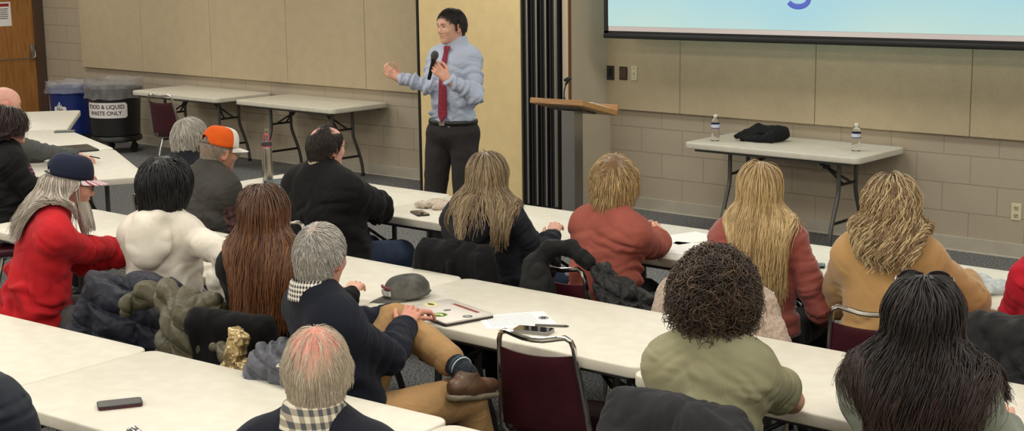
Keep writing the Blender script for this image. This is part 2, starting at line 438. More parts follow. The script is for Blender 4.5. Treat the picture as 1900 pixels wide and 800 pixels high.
# ================================================================== SETTING
def struct(name, mb, mat, **k):
    return tag(mb.build(name, mat, **k), kind='structure')
XR, YB, ZC = 2.6, -2.6, 2.78
struct('floor', MB().box(((XL+XR)/2, (YB+YW)/2, -.05), (XR-XL+.4, YW-YB+.4, .1)), M['carpet'])
struct('ceiling', MB().box(((XL+XR)/2, (YB+YW)/2, ZC+.05), (XR-XL+.4, YW-YB+.4, .1)), M['ceil'])
struct('wall_back', MB().box(((XL+XR)/2, YW+.1, ZC/2), (XR-XL+.4, .2, ZC)), M['cmu'])
struct('wall_left', MB().box((XL-.1, (YB+YW)/2, ZC/2), (.2, YW-YB, ZC)), M['cmu_side'])
struct('wall_right', MB().box((XR+.1, (YB+YW)/2, ZC/2), (.2, YW-YB, ZC)), M['paint'])
struct('wall_front', MB().box(((XL+XR)/2, YB-.1, ZC/2), (XR-XL+.4, .2, ZC)), M['paint'])
PXL, PXR, PY = -9.19, -8.02, 9.36   # operable partition panel
def cove(x0, x1):
    return MB().prism([(0, 0), (.014, 0), (.009, .012), (.007, .1), (0, .104)], 0, x1-x0, M=Matrix(((0, 0, 1, x0), (-1, 0, 0, YW), (0, 1, 0, 0), (0, 0, 0, 1))))
struct('baseboard_back', cove(XL, PXL+.15), M['base'])
struct('baseboard_right', cove(-7.6, XR), M['base'])
# tackable fabric panels, 1.219 m modules
k = 1
def panels(xs):
    global k
    for a, b in xs:
        struct('trim_%d' % k, MB().box(((a+b)/2, YW-.0215, (.826+ZC)/2), (b-a-.004, .043, ZC-.826), bev=.004, seg=1), M['panel']); k += 1
S0 = -4.383
panels([(-15.22, -14.03), (-14.03, -12.81), (-12.81, -11.59), (-11.59, -10.45), (-10.45, -9.22)])
panels([(-7.6, S0-2*1.2192), (S0-2*1.2192, S0-1.2192), (S0-1.2192, S0), (S0, S0+1.2192), (S0+1.2192, S0+2*1.2192), (S0+2*1.2192, S0+3*1.2192)])
# door in the left wall
fr = MB(); fr.box((XL+.02, 9.87, 1.08), (.1, .11, 2.16), bev=.004); fr.box((XL+.02, 8.79, 1.08), (.1, .11, 2.16), bev=.004); fr.box((XL+.02, 9.33, 2.13), (.1, 1.19, .08), bev=.004)
struct('trim_20', fr, M['frame'])
d1 = struct('door_1', MB().box((XL+.02, 9.33, 1.04), (.05, .97, 2.06), bev=.003), M['door'])
hd = MB(); hd.box((XL+.06, 9.77, .985), (.03, .055, .17), bev=.006); hd.tube([(XL+.075, 9.77, 1.0), (XL+.12, 9.77, 1.0), (XL+.13, 9.76, .985), (XL+.13, 9.76, .93), (XL+.12, 9.74, .912), (XL+.12, 9.0, .912)], .009); hd.box((XL+.06, 9.0, .93), (.03, .055, .1), bev=.006)
hd.build('door_handle', M['alu'], d1, smooth=True)
# notice taped to the door
nt = tag(MB().box((XL+.047, 9.42, 1.44), (.002, .215, .28)).build('door_notice', M['white']), 'white paper notice with a red heading taped to the wooden door', 'notice')
MB().box((XL+.0485, 9.42, 1.545), (.001, .17, .035)).build('heading', simple('notice_red', (150, 35, 40), .7), nt)
nl = MB()
for i in range(6): nl.box((XL+.0485, 9.42+(i % 3)*.006, 1.50-.022*i), (.001, .14-(i % 3)*.02, .008))
nl.build('lettering', simple('notice_ink', (60, 60, 66), .8), nt)

# ================================================================== operable partition
pt = empty('partition_panel', (0, 0, 0), label='tall tan fabric panel of a folding partition behind the speaker', cat='partition')
MB().box(((PXL+PXR)/2, PY+.05, 1.37), (PXR-PXL-.01, .1, 2.70), bev=.003).build('panel', M['part'], pt)
MB().box((PXL-.012, PY+.05, 1.38), (.022, .11, 2.72)).build('edge_seal', M['blackrub'], pt)
MB().box((PXL+.1, PY+.3, 1.38), (.03, .5, 2.7)).build('rear_seal', M['blackrub'], pt)
st = empty('folded_partition', (0, 0, 0), label='stack of folded partition panels with black edges and aluminium strips', cat='partition')
xx = PXR+.005
for i in range(4):
    w = .098
    e = MB().box((xx+w/2, PY+.30, 1.36), (w-.014, .62, 2.66), bev=.004).build('panel', M['blackrub'], st)
    s = MB(); s.box((xx+w-.016, PY-.018, 1.37), (.018, .02, 2.62), bev=.002); s.build('edge_strip', M['alu'], e)
    s = MB(); s.box((xx+.03, PY-.014, 1.37), (.008, .012, 2.62)); s.build('groove', M['black'], e)
    xx += w
MB().box((xx-.2, PY+.3, .022), (.42, .66, .03), bev=.004).build('base_shoe', M['black'], st)
struct('trim_21', MB().box((xx+.045, PY+.31, ZC/2), (.06, .56, ZC)), M['paint'])
struct('trim_22', MB().box((xx+.079, PY+.045, ZC/2), (.010, .03, ZC)), simple('brown_jamb', (120, 72, 40), .5))

# ================================================================== projection screen
A = aty(1121, 68, 9.55); B = aty(1900, 91, 9.55); B = A+(B-A)*1.02
tilt = math.atan2(B[2]-A[2], B[0]-A[0]); SW = 4.3
scr = empty('projection_screen', (A[0], 9.55, A[2]), label='pull-down projection screen with a black border showing a pale blue slide', cat='screen')
scr.rotation_euler = (0, -tilt, 0)
MB().box((SW/2, 0, .01), (SW, .03, .042), bev=.008).build('weight_bar', M['black'], scr, smooth=True)
f = MB(); f.box((.022, .0, .66), (.044, .004, 1.26)); f.box((SW-.022, 0, .66), (.044, .004, 1.26)); f.box((SW/2, .0, .033), (SW, .004, .03))
f.build('border', M['black'], scr)
nb = NB('white_screen_edge'); nb.set(Base_Color=rgba((225, 215, 215)), Roughness=.9)
MB().box((SW/2, .0012, .065), (SW-.088, .004, .04)).build('fabric', nb.m, scr)
nb = NB('projected_slide'); tc = nb.n('ShaderNodeTexCoord'); sp = nb.n('ShaderNodeSeparateXYZ'); nb.l(tc.outputs['Object'], sp.inputs[0])
no = nb.n('ShaderNodeTexNoise', Scale=.9, Detail=1.); nb.l(tc.outputs['Object'], no.inputs['Vector'])
mr = nb.n('ShaderNodeMapRange'); nb.l(sp.outputs[2], mr.inputs[0]); mr.inputs[1].default_value = .07; mr.inputs[2].default_value = .8
ad = nb.n('ShaderNodeMath', operation='MULTIPLY_ADD'); nb.l(no.outputs['Fac'], ad.inputs[0]); ad.inputs[1].default_value = 1.1; nb.l(mr.outputs[0], ad.inputs[2])
r = nb.n('ShaderNodeValToRGB'); r.color_ramp.elements[0].position = .35; r.color_ramp.elements[0].color = rgba((214, 240, 226)); r.color_ramp.elements[1].position = 1.; r.color_ramp.elements[1].color = rgba((186, 230, 238))
nb.l(ad.outputs[0], r.inputs[0]); nb.set(Base_Color=(0, 0, 0, 1), Roughness=1.); nb.b.inputs['Specular IOR Level'].default_value = 0
nb.l(r.outputs[0], nb.b.inputs['Emission Color']); nb.b.inputs['Emission Strength'].default_value = .82; M['slide'] = nb.m
MB().box((SW/2, .0, .69), (SW-.088, .006, 1.21)).build('slide_image', nb.m, scr)
nb = NB('projected_letter'); nb.set(Base_Color=(0, 0, 0, 1)); nb.b.inputs['Emission Color'].default_value = rgba((96, 116, 214)); nb.b.inputs['Emission Strength'].default_value = .72
gp = aty(1482, 2, 9.545); gx, gz = gp[0]-A[0], gp[2]-A[2]+.0
g = MB(); pts = [(gx+.085*math.cos(a*D2R), gz-.0+.055*math.sin(a*D2R)) for a in range(205, 361, 12)]+[(gx+.085, gz+.05), (gx+.085, gz+.42)]
g.tube([(x, -.045, z) for x, z in pts], .020, n=8, flat=(1, 1))
g.tube([(gx+.085*math.cos(a*D2R)-.0, -.045, gz+.30+.09*math.sin(a*D2R)) for a in range(0, 360, 15)], .020, n=8, closed=True)
go = g.build('projected_letter', nb.m, scr); go.scale = (1, .15, 1)

# ================================================================== wall plates
def plate(px, py, w, h, mat, name, label, cat, Y=YW-.045, kind='switch'):
    p = aty(px, py, Y); o = empty(name, p, label=label, cat=cat)
    MB().box((0, -.003, 0), (w, .006, h), bev=.002).build('cover_plate', mat, o)
    return o
o = plate(1133, 135, .078, .118, M['gun'], 'wall_plate', 'dark plate with a connector on the wall, leftmost of the row of three', 'wall plate')
m = MB(); m.box((.0, -.008, .0), (.03, .008, .05), bev=.002); m.lathe([(.008, 0), (.008, .008)], n=12, M=Matrix.Translation((0, -.007, .03)) @ Matrix.Rotation(math.pi/2, 4, 'X')); m.build('socket', M['black'], o)
o = plate(1157, 136, .080, .108, M['gun'], 'wall_plate', 'plain dark plate on the wall between the connector plate and the switch', 'wall plate')
MB().box((0, -.008, 0), (.06, .004, .085), bev=.002).build('insert', M['frame'], o)
o = plate(1177, 136, .058, .118, M['ivory'], 'light_switch', 'ivory light switch plate on the fabric wall right of the dark plates', 'light switch')
m = MB(); m.box((0, -.01, .0), (.010, .016, .022), R=Matrix.Rotation(.4, 3, 'X'), bev=.001); m.build('toggle', M['ivory'], o)
for dz in (.04, -.04): MB().box((0, -.0065, dz), (.006, .002, .006)).build('screw', M['gun'], o)
def outlet(px, py, label):
    o = plate(px, py, .072, .118, M['ivory'], 'wall_outlet', label, 'wall outlet', YW)
    iv = simple('ivory_dark', (190, 182, 150), .4)
    for dz in (.026, -.026):
        rc_ = MB().box((0, -.007, dz), (.034, .004, .028), bev=.001).build('receptacle', iv, o)
        for x_, z_, w_, h_ in ((-.007, .003, .0035, .01), (.007, .003, .0035, .01), (0, -.009, .006, .005)): MB().box((x_, -.0095, dz+z_), (w_, .002, h_)).build('slot', M['black'], rc_)
outlet(1886, 393, 'ivory wall outlet low on the block wall at the right')
outlet(496, 249, 'ivory wall outlet on the blocks under the left wall tables')

# ================================================================== folding tables
def make_table(name, L, W, z, label, group=None, dark=False):
    t = empty(name, (0, 0, 0), label=label, cat='folding table', group=group)
    tp = MB().prism(rrect(L, W, .055, 6, 0, 0), z-.045, z, bev=.007); tp.build('tabletop', M['top'], t, smooth=True)
    zz = z-.052
    for y in (.05, W-.05): MB().box((L/2, y, zz), (L-.16, .022, .03), bev=.003).build('rail', M['legm'], t, smooth=True)
    for sx, x in ((1, .27), (-1, L-.27)):
        for sy in (-1, 1):
            yt, yb = W/2+sy*.125, W/2+sy*.24
            pts = [(x, yt, z-.05), (x, yt, .46)]+[(x, yt+(yb-yt)*s, .46-.46*(s*.62+.38*s*s) if s < 1 else .0) for s in (.12, .3, .5, .7, .88)]
            pts = [(x, yt, z-.05), (x, yt, .44), (x, yt+sy*.006, .40), (x, yt+sy*.022, .35), (x, yt+sy*.06, .26), (x, yt+sy*.092, .17), (x, yt+sy*.11, .09), (x, yt+sy*.115, .02)]
            lg = MB().tube(pts, .0155, n=12).build('leg', M['legm'], t, smooth=True)
            MB().tube([(x, yb, 0), (x, yb, .03)], .019, n=12).build('foot_cap', M['black'], lg, smooth=True)
        for hw_, zz, rr_ in ((.205, .20, .011), (.125, .47, .010), (.30, z-.055, .012)): MB().tube([(x, W/2-hw_, zz), (x, W/2+hw_, zz)], rr_).build('crossbar', M['black'], t, smooth=True)
        br = MB(); br.tube([(x, W/2+.06, .47), (x+sx*.17, W/2, .575)], .009); br.tube([(x, W/2-.06, .47), (x+sx*.17, W/2, .575)], .009); br.tube([(x+sx*.16, W/2, .57), (x+sx*.36, W/2, z-.055)], .012)
        br.box((x+sx*.17, W/2, .575), (.05, .03, .03), bev=.004)
        br.build('brace', M['black'], t, smooth=True)
    return t
tbl = make_table('folding_table', 1.45, .71, TZ, 'x')
used = False
def place_table(x, y, rz, label, group=None, proto=tbl):
    global used
    if proto is tbl and not used: o = proto; used = True
    else: o = copy_tree(proto)
    o.location = (x, y, 0); o.rotation_euler = (0, 0, rz); o['label'] = label
    if group: o['group'] = group
    return o
GR = 'folding tables joined end to end in rows'
def along(x, y, a, s): return x+s*math.cos(a), y+s*math.sin(a)
a = .064; ax0, ay0 = -4.511, 2.476
place_table(*along(ax0, ay0, a, -1.455), a, 'folding table in the nearest row, at the left edge with nothing on it', GR)
place_table(ax0, ay0, a, 'folding table in the nearest row holding the dark phone with red sides', GR)
x3, y3 = along(ax0, ay0, a, 1.455)
place_table(x3, y3-.03, a-.01, 'folding table in the nearest row, just its corner showing at the bottom edge', GR)
bx0, by0 = -4.433, 4.078
place_table(bx0-2.92, by0+.0, .0, 'folding table in front of the bearded man in red and the white hoodie', GR)
place_table(bx0-1.458, by0+.0, .0, 'folding table in the middle row, left of the one with the laptop', GR)
place_table(bx0, by0, .014, 'folding table in the middle row with the laptop, paper and cap on it', GR)
place_table(-2.972, 4.022, .01, 'folding table the person in the sage green T-shirt leans on', GR)
place_table(-1.515, 4.03, .01, 'folding table in front of the long dark-haired person at the right edge', GR)
cy0 = 5.66
place_table(-8.02+.57, cy0, 0, 'folding table carrying the tall steel water bottle', GR)
place_table(-5.99, cy0, 0, 'folding table with a phone and crumpled cloth in front of the tie-dye hoodie', GR)
place_table(-4.535, cy0, 0, 'folding table where the woman with short hair folds her hands over papers', GR)
place_table(-3.08, cy0, 0, 'folding table with the bunched plastic bag beside the camel jacket', GR)
place_table(-1.625, cy0, 0, 'folding table at the right end of the front row, by the red sleeve', GR)
# angled tables at the left (given by their far left corner)
for cx, cy, ang, lb in ((-11.93, 7.72, -37.5, 'angled folding table in front of the blue recycling bin'),
                        (-10.80, 6.84, -19, 'angled folding table with the black tablet, between the two other angled ones'),
                        (-9.40, 6.345, -26, 'angled folding table nearest the bearded man, its legs showing beside his beard')):
    an = ang*D2R; place_table(cx+math.sin(an)*.71, cy-math.cos(an)*.71, an, lb, 'angled folding tables at the far left')
# tables along the wall, a little lower
wt = make_table('folding_table', 1.45, .71, .715, 'folding table against the wall with two water bottles and a dark jacket', 'folding tables along the back wall')
wt.location = (-6.31, 9.21, 0)
for x, y, rz, lb in ((-11.62, 9.24, -.02, 'bare folding table along the wall left of the speaker'), (-13.30, 9.22, -.012, 'folding table along the wall with the empty maroon chair before it')):
    o = copy_tree(wt); o.location = (x, y, 0); o.rotation_euler = (0, 0, rz); o['label'] = lb

# ================================================================== stacking chairs
def make_chair():
    t = empty('stacking_chair', (0, 0, 0), label='x', cat='chair', group='maroon stacking chairs')
    fr = MB(); P = []
    # closed back loop: top bar dips in the middle, sides flare, bottom corners turn under the seat
    def B(x, z, dy=0): return (x, -.235-(z-.43)*.20+dy, z)
    L = [B(-.205, .47), B(-.19, .62), B(-.175, .76), B(-.17, .815), B(-.160, .842), B(-.135, .853), B(-.09, .846, -.012), B(-.045, .838, -.02), B(0, .836, -.023)]
    R_ = [(-p[0], p[1], p[2]) for p in L[::-1]][1:]
    lo = [(.205, -.222, .435), (.195, -.20, .405), (.17, -.15, .397), (.17, .0, .397), (-.17, .0, .397), (-.17, -.15, .397), (-.195, -.20, .405), (-.205, -.222, .435)]
    fr.tube(L+R_+lo, .0115, n=10, closed=True); fr.build('back_frame', M['chrome'], t, smooth=True)
    # vinyl back
    bm = bmesh.new(); rows = 14; cols = 12; F = []; K = []
    for i in range(rows+1):
        z = .452+i/rows*.33
        hw = .196-(z-.45)*.10
        f_, b_ = [], []
        for j in range(cols+1):
            u = j/cols*2-1; ed = (1-abs(u)**6)*(1-abs(i/rows*2-1)**10)
            zt = z+(-.012*(1-u*u) if i == rows else 0)
            y0 = -.235-(z-.43)*.20; c = -.022*(1-u*u)
            f_.append(bm.verts.new((hw*u, y0+c+.004+.016*ed, zt))); b_.append(bm.verts.new((hw*u, y0+c-.004-.008*ed, zt)))
        F.append(f_); K.append(b_)
    for i in range(rows):
        for j in range(cols):
            bm.faces.new((F[i][j], F[i][j+1], F[i+1][j+1], F[i+1][j])); bm.faces.new((K[i][j+1], K[i][j], K[i+1][j], K[i+1][j+1]))
    for j in range(cols):
        bm.faces.new((F[0][j+1], F[0][j], K[0][j], K[0][j+1])); bm.faces.new((F[rows][j], F[rows][j+1], K[rows][j+1], K[rows][j]))
    for i in range(rows):
        bm.faces.new((F[i][0], F[i+1][0], K[i+1][0], K[i][0])); bm.faces.new((F[i+1][cols], F[i][cols], K[i][cols], K[i+1][cols]))
    mb = MB(); mb.bm.free(); mb.bm = bm; mb.build('backrest', M['vinyl'], t, smooth=True, sharp=60)
    st_ = MB().prism(rrect(.40, .41, .06, 6, -.20, -.215), .408, .455, bev=.016); st_.build('seat', M['vinyl'], t, smooth=True, sharp=60)
    for sx in (-1, 1):
        MB().tube([(sx*.165, .12, .40), (sx*.185, .145, .385), (sx*.198, .16, .30), (sx*.205, .19, .0)], .011).build('leg', M['chrome'], t, smooth=True)
        MB().tube([(sx*.165, -.10, .40), (sx*.18, -.13, .385), (sx*.19, -.155, .30), (sx*.20, -.235, .0)], .011).build('leg', M['chrome'], t, smooth=True)
    return t
chair0 = make_chair(); chair_used = False
for ch_ in list(chair0.children): ch_.data.transform(Matrix.Diagonal((.90, .93, .95, 1)))
def place_chair(x, y, rz, label):
    global chair_used
    if chair_used: o = copy_tree(chair0)
    else: o = chair0; chair_used = True
    o.location = (x, y, 0); o.rotation_euler = (0, 0, rz); o['label'] = label
    return o
place_chair(-3.455, 4.31, 12*D2R, 'empty maroon chair with chrome frame pushed in at the laptop table')
place_chair(-11.90, 8.83, 9*D2R, 'empty maroon chair at the table along the back wall')
place_chair(-3.535, 2.765, 5*D2R, 'chair of which only the chrome top corner shows at the bottom edge')

# ================================================================== lectern
lc = empty('lectern', (-6.76, 8.50, 0), label='wooden topped lectern on a grey metal post with a microphone', cat='lectern')
P0, P1 = at(983, 181, 1.09), at(1081, 187, 1.09)
ang = math.atan2(P1[1]-P0[1], P1[0]-P0[0]); W_ = float(np.linalg.norm(P1-P0)); mid = (P0+P1)/2
lc.location = (mid[0], mid[1], 0); lc.rotation_euler = (0, 0, ang)
sl = math.radians(-14); Rr = Matrix.Rotation(sl, 3, 'X')
tb = MB().box((0, .24*math.cos(sl), 1.072+.24*math.sin(sl)), (W_, .48, .04), R=Rr, bev=.004); tbo = tb.build('lectern_top', M['oak'], lc)
MB().box((0, .475, .99), (W_, .018, .05), R=Rr, bev=.003).build('ledge', M['oak'], tbo)
MB().box((-.02, .24, .50), (.115, .115, .98), bev=.004).build('post', M['alu'], lc)
MB().box((-.02, .24, .99), (.26, .26, .02), R=Rr, bev=.003).build('bracket', M['legm'], lc)
MB().box((-.02, .24, .012), (.46, .42, .024), bev=.006).build('base_plate', M['legm'], lc)
mic = empty('gooseneck_microphone', (0, 0, 0), label='small black gooseneck microphone clipped on top of the lectern', cat='microphone')
mic.parent = None; mic.location = lc.matrix_basis @ Vector((.005, .10, 1.068)); mic.rotation_euler = (0, 0, ang)
MB().lathe([(.022, 0), (.022, .008), (.008, .016), (.006, .03)], n=16).build('base', M['black'], mic, smooth=True)
MB().tube([(0, 0, .02), (.0, 0, .07), (.012, .0, .11), (.032, .0, .14)], .0045, n=8).build('gooseneck', M['black'], mic, smooth=True)
MB().tube([(.012, 0, .115), (.03, 0, .142), (.055, 0, .165), (.06, 0, .17)], [.007, .012, .013, .008], n=10).tube([(.004, 0, .15), (.05, 0, .172)], .011, n=10).build('capsule', M['black'], mic, smooth=True)
ppr = tag(MB().box((0, 0, 0), (.216, .279, .006), R=None).build('paper_sheet', M['white']), 'loose white sheets lying on the lectern top', 'paper')
ppr.matrix_basis = lc.matrix_basis @ Matrix.Translation((.10, .27, 1.096+.27*math.sin(sl))) @ Matrix.Rotation(sl, 4, 'X') @ Matrix.Rotation(.1, 4, 'Z')

# ================================================================== bins
def bagmat(name, c, a):
    nb = NB(name); nb.set(Base_Color=rgba(c), Roughness=.25); nb.b.inputs['Alpha'].default_value = a
    v = coords(nb, (1, 1, .35)); no = nb.n('ShaderNodeTexNoise', noise_type='RIDGED_MULTIFRACTAL', Scale=11., Detail=3.); nb.l(v, no.inputs['Vector'])
    bp = nb.n('ShaderNodeBump', Strength=.8, Distance=.02); nb.l(no.outputs['Fac'], bp.inputs['Height']); nb.l(bp.outputs[0], nb.b.inputs['Normal'])
    mr = nb.n('ShaderNodeMapRange'); nb.l(no.outputs['Fac'], mr.inputs[0]); mr.inputs[3].default_value = a*.75; mr.inputs[4].default_value = min(1, a*1.6); nb.l(mr.outputs[0], nb.b.inputs['Alpha'])
    return nb.m
def liner(name, r0, zb, zt, mat, par, seed, out=.02):
    bm = bmesh.new(); n = 96; rows = []
    prof = [(r0+out+.012, zb), (r0+out, zb+.03), (r0+out*.8, (zb+zt)/2), (r0+out*.7, zt-.01), (r0+out*.3, zt), (r0-.015, zt-.03), (r0-.03, zt-.12), (r0-.04, zt-.25)]
    for i, (r, z) in enumerate(prof):
        th = np.arange(n)/n*2*math.pi
        p = np.stack([np.cos(th)*3, np.sin(th)*3, np.full(n, seed+i*.5)], 1)
        w = (vnoise(p*2.2)-.5)*.028+(vnoise(p*5)-.5)*.012; zz = (vnoise(p*1.4+3)-.5)*.03
        rows.append([bm.verts.new(((r+w[k])*math.cos(th[k]), (r+w[k])*math.sin(th[k]), z+(zz[k] if i < 6 else 0))) for k in range(n)])
    for i in range(len(rows)-1):
        for k in range(n): bm.faces.new((rows[i][k], rows[i][(k+1) % n], rows[i+1][(k+1) % n], rows[i+1][k]))
    mb = MB(); mb.bm.free(); mb.bm = bm; return mb.build(name, mat, par, smooth=True, sharp=80)
M['bluep'] = simple('blue_bin_plastic', (22, 42, 112), .4, bump=.05, bscale=30)
M['blackp'] = simple('black_bin_plastic', (26, 27, 27), .38, bump=.05, bscale=30)
lab = simple('bin_sticker', (228, 224, 222), .5); ink = simple('sticker_ink', (58, 44, 44), .6); winkm = simple('white_print', (220, 222, 228), .6)
bl = empty('recycling_bin', (-14.83, 9.5, 0), label='round blue recycling bin with a clear plastic liner', cat='bin')
MB().lathe([(.215, .12), (.225, .13), (.25, .56), (.252, .58), (.268, .585), (.272, .60), (.272, .655), (.262, .66), (.245, .64), (.21, .17), (0, .16)], n=48).build('tub', M['bluep'], bl, smooth=True)
for s in (-1, 1): MB().box((s*.27, 0, .60), (.06, .13, .05), bev=.012).build('handle', M['bluep'], bl, smooth=True)
def dolly(par, r, zt):
    dl = MB().lathe([(.0, zt-.06), (r-.015, zt-.06), (r, zt-.05), (r, zt-.02), (r-.013, zt), (r-.025, zt-.01), (0, zt-.015)], n=40).build('dolly', M['blackp'], par, smooth=True)
    for q in range(5):
        an = q*1.2566+.3; cx_, cy_ = (r-.05)*math.cos(an), (r-.05)*math.sin(an)
        m = MB(); m.box((cx_, cy_, (zt-.04+.042)/2+.02), (.03, .03, zt-.06-.02)); m.tube([(cx_-.014, cy_, .038), (cx_+.014, cy_, .038)], .038, n=16); m.build('caster', M['black'], dl, smooth=True)
dolly(bl, .24, .125)
liner('liner', .272, .60, .72, bagmat('clear_liner', (206, 210, 218), .30), bl, 1.)
def wrap(ang0, r, z0):
    return lambda co: Vector(((r+co.z)*math.cos(ang0+co.x/r), (r+co.z)*math.sin(ang0+co.x/r), z0+co.y))
def sticker(par, name, ang0, r, z0, w, h, mat, rr=.02):
    bm = bmesh.new(); n = 24; A_, B_ = [], []
    out = rrect(w, h, rr, 6); f = wrap(ang0, r, z0); bm2 = MB()
    # grid so that the sticker bends round the tub
    g = [[bm.verts.new(f(Vector((-w/2+w*i/n, (h/2-(rr*(1-math.sqrt(max(0, 1-min(1, max(0, (abs(-w/2+w*i/n)-(w/2-rr))/rr))**2)))))*(-1 if j == 0 else 1), 0)))) for j in (0, 1)] for i in range(n+1)]
    for i in range(n): bm.faces.new((g[i][0], g[i+1][0], g[i+1][1], g[i][1]))
    mb = MB(); mb.bm.free(); mb.bm = bm; return mb.build(name, mat, par, smooth=True)
ca = math.atan2(-9.5, 14.83)-.62
s = sticker(bl, 'sticker', ca, .2495, .40, .16, .10, lab)
text_mesh('sticker_lettering', 'No', .06, ink, s, wrap(ca, .2505, .42), extrude=.0006, bold=.0006)
m = MB(); m.lathe([(.010, 0), (.010, .002)], n=12, M=Matrix.Translation((0, .055, 0))); m.box((0, .034, .001), (.014, .026, .002)); m.box((.0, .02, .001), (.06, .006, .002)); m.box((-.02, .03, .001), (.008, .02, .002)); m.box((.022, .03, .001), (.008, .016, .002))
for v in m.bm.verts: v.co = wrap(ca, .252, .435)(v.co)
m.build('printed_figure', winkm, bl)
bk = empty('waste_bin', (-13.90, 9.42, 0), label='round black food and liquid waste bin with a clear liner on a wheeled dolly', cat='bin')
MB().lathe([(.245, .185), (.255, .195), (.283, .64), (.298, .645), (.302, .66), (.302, .70), (.29, .705), (.275, .69), (.24, .23), (0, .22)], n=48).build('tub', M['blackp'], bk, smooth=True)
liner('liner', .302, .60, .80, bagmat('clear_grey_liner', (178, 178, 178), .32), bk, 5., .014)
dolly(bk, .275, .185)
ca = math.atan2(-9.42, 13.9)-.42
s = sticker(bk, 'sticker', ca, .2785, .475, .50, .165, lab)
text_mesh('sticker_lettering', 'FOOD & LIQUID', .060, ink, s, wrap(ca, .2800, .512), extrude=.0006, bold=.0009)
text_mesh('sticker_lettering', 'WASTE ONLY', .060, ink, s, wrap(ca, .2800, .444), extrude=.0006, bold=.0009)

# ================================================================== things on the wall table
nb = NB('clear_bottle_plastic'); nb.set(Base_Color=(1, 1, 1, 1), Roughness=.06, IOR=1.35); nb.b.inputs['Transmission Weight'].default_value = 1.; M['pet'] = nb.m
nb = NB('bottled_water'); nb.set(Base_Color=(1, 1, 1, 1), Roughness=.0, IOR=1.33); nb.b.inputs['Transmission Weight'].default_value = 1.; M['water'] = nb.m
def bottle(px, py, z, label, lc_):
    p = at(px, py, z); o = empty('water_bottle', p, label=label, cat='water bottle', group='water bottles on the wall table')
    pr = [(.0, .004), (.024, 0), (.031, .006), (.032, .02)]
    for k_ in range(5): pr += [(.0305, .030+k_*.013), (.032, .036+k_*.013)]
    pr += [(.0315, .10), (.0315, .135), (.032, .138), (.031, .15), (.022, .172), (.0135, .183), (.0125, .19)]
    pr = [(r_, z_) for r_, z_ in pr]
    MB().lathe(pr, n=28).build('bottle_body', M['pet'], o, smooth=True)
    MB().lathe([(.0, .180), (.0135, .182), (.0145, .186), (.0145, .198), (.013, .200), (0, .2)], n=20).build('cap', M['white'], o, smooth=True)
    l_ = MB().lathe([(.0327, .098), (.0327, .136)], n=28); l_ = l_.build('wrapper', simple('bottle_wrapper_'+lc_, (215, 220, 232), .4), o, smooth=True)
    m = MB().lathe([(.0331, .128), (.0331, .136)], n=28); m.lathe([(.0331, .098), (.0331, .104)], n=28)
    m.build('wrapper_band', simple('wrapper_blue_'+lc_, (52, 62, 128), .4), l_, smooth=True)
bottle(1327, 262, .715, 'clear water bottle with blue wrapper at the left end of the wall table', 'a')
bottle(1588, 281, .715, 'clear water bottle with blue wrapper at the right end of the wall table', 'b')
c0 = at(1410, 262, .715); aj = math.atan2(0.24, .33)
M['jacket'] = cloth('dark_fleece', (24, 25, 28), .8, 12)
RJ = np.array(Matrix.Rotation(aj*.35, 3, 'Z'))
def Pj(x, y, z): return (c0[0]+RJ[0, 0]*x+RJ[0, 1]*y, c0[1]+RJ[1, 0]*x+RJ[1, 1]*y, .715+z)
jk = [rc(Pj(-.17, -.03, .03), Pj(-.02, 0, .075), .022, .05, k=.03), rc(Pj(-.02, 0, .07), Pj(.12, .03, .065), .052, .06, k=.03), rc(Pj(.10, -.05, .045), Pj(.16, .05, .06), .045, .05, k=.03),
      rc(Pj(-.15, .04, .03), Pj(.05, .07, .05), .025, .045, k=.03), rc(Pj(-.12, -.06, .022), Pj(.10, -.08, .03), .02, .028, k=.02), rc(Pj(-.05, -.05, .06), Pj(.09, -.02, .09), .02, .022, k=.012)]
tag(sculpt('folded_jacket', jk, .006, M['jacket'], disp=lambda v, n: (ridged(v*18)-.5)*.014, cut=lambda P: .7155-P[:, 2]), 'black jacket bundled on the wall table between the water bottles', 'jacket')

# ================================================================== things on the meeting tables
def phone(name_label, p, rz, case, screen, size=(.072, .148, .009), extra=None, group=None):
    o = empty('phone', (p[0], p[1], TZ), rz, label=name_label, cat='phone', group=group)
    MB().prism(rrect(size[0], size[1], .012, 5), 0, size[2], bev=.002).build('case', case, o, smooth=True)
    MB().prism(rrect(size[0]-.007, size[1]-.007, .010, 5), size[2], size[2]+.0008).build('screen', screen, o)
    return o
ctr = lambda *q: np.mean([at(x, y, TZ+.01) for x, y in q], 0)
p = ctr((186, 755), (222, 734), (258, 740), (222, 762)); o = phone('dark phone with red trimmed sides alone on the nearest table', p, -30*D2R, simple('dark_red_case', (70, 20, 34), .4), simple('grey_glass', (62, 60, 56), .25), (.074, .142, .012))
MB().prism(rrect(.075, .143, .013, 5), .0092, .0122).build('bumper', M['black'], o)
p = ctr((779, 394)); phone('black phone lying beside the crumpled pale cloth', p, 62*D2R, M['black'], M['glass_scr'])
p = ctr((1507, 491)); o = phone('phone in a pale case with a dark grip, left of the camel jacket', p, -62*D2R, M['black'], simple('marbled_case', (170, 196, 192), .4, c2=(45, 58, 60), vscale=30), (.075, .115, .012))
MB().prism(rrect(.03, .05, .008, 4), .0125, .020, bev=.002).build('grip', M['black'], o, smooth=True)
p = ctr((990, 612)); o = phone('glossy black phone beside the typed sheet, behind the empty chair', p, -72*D2R, simple('silver_side', (150, 148, 145), .25, .8), M['glass_scr'], (.075, .15, .014))
p = ctr((120, 243)); phone('grey phone on the angled table by the grey sleeve', p, -40*D2R, simple('grey_case', (92, 96, 96), .6), simple('grey_back', (100, 104, 104), .6), (.08, .16, .012))
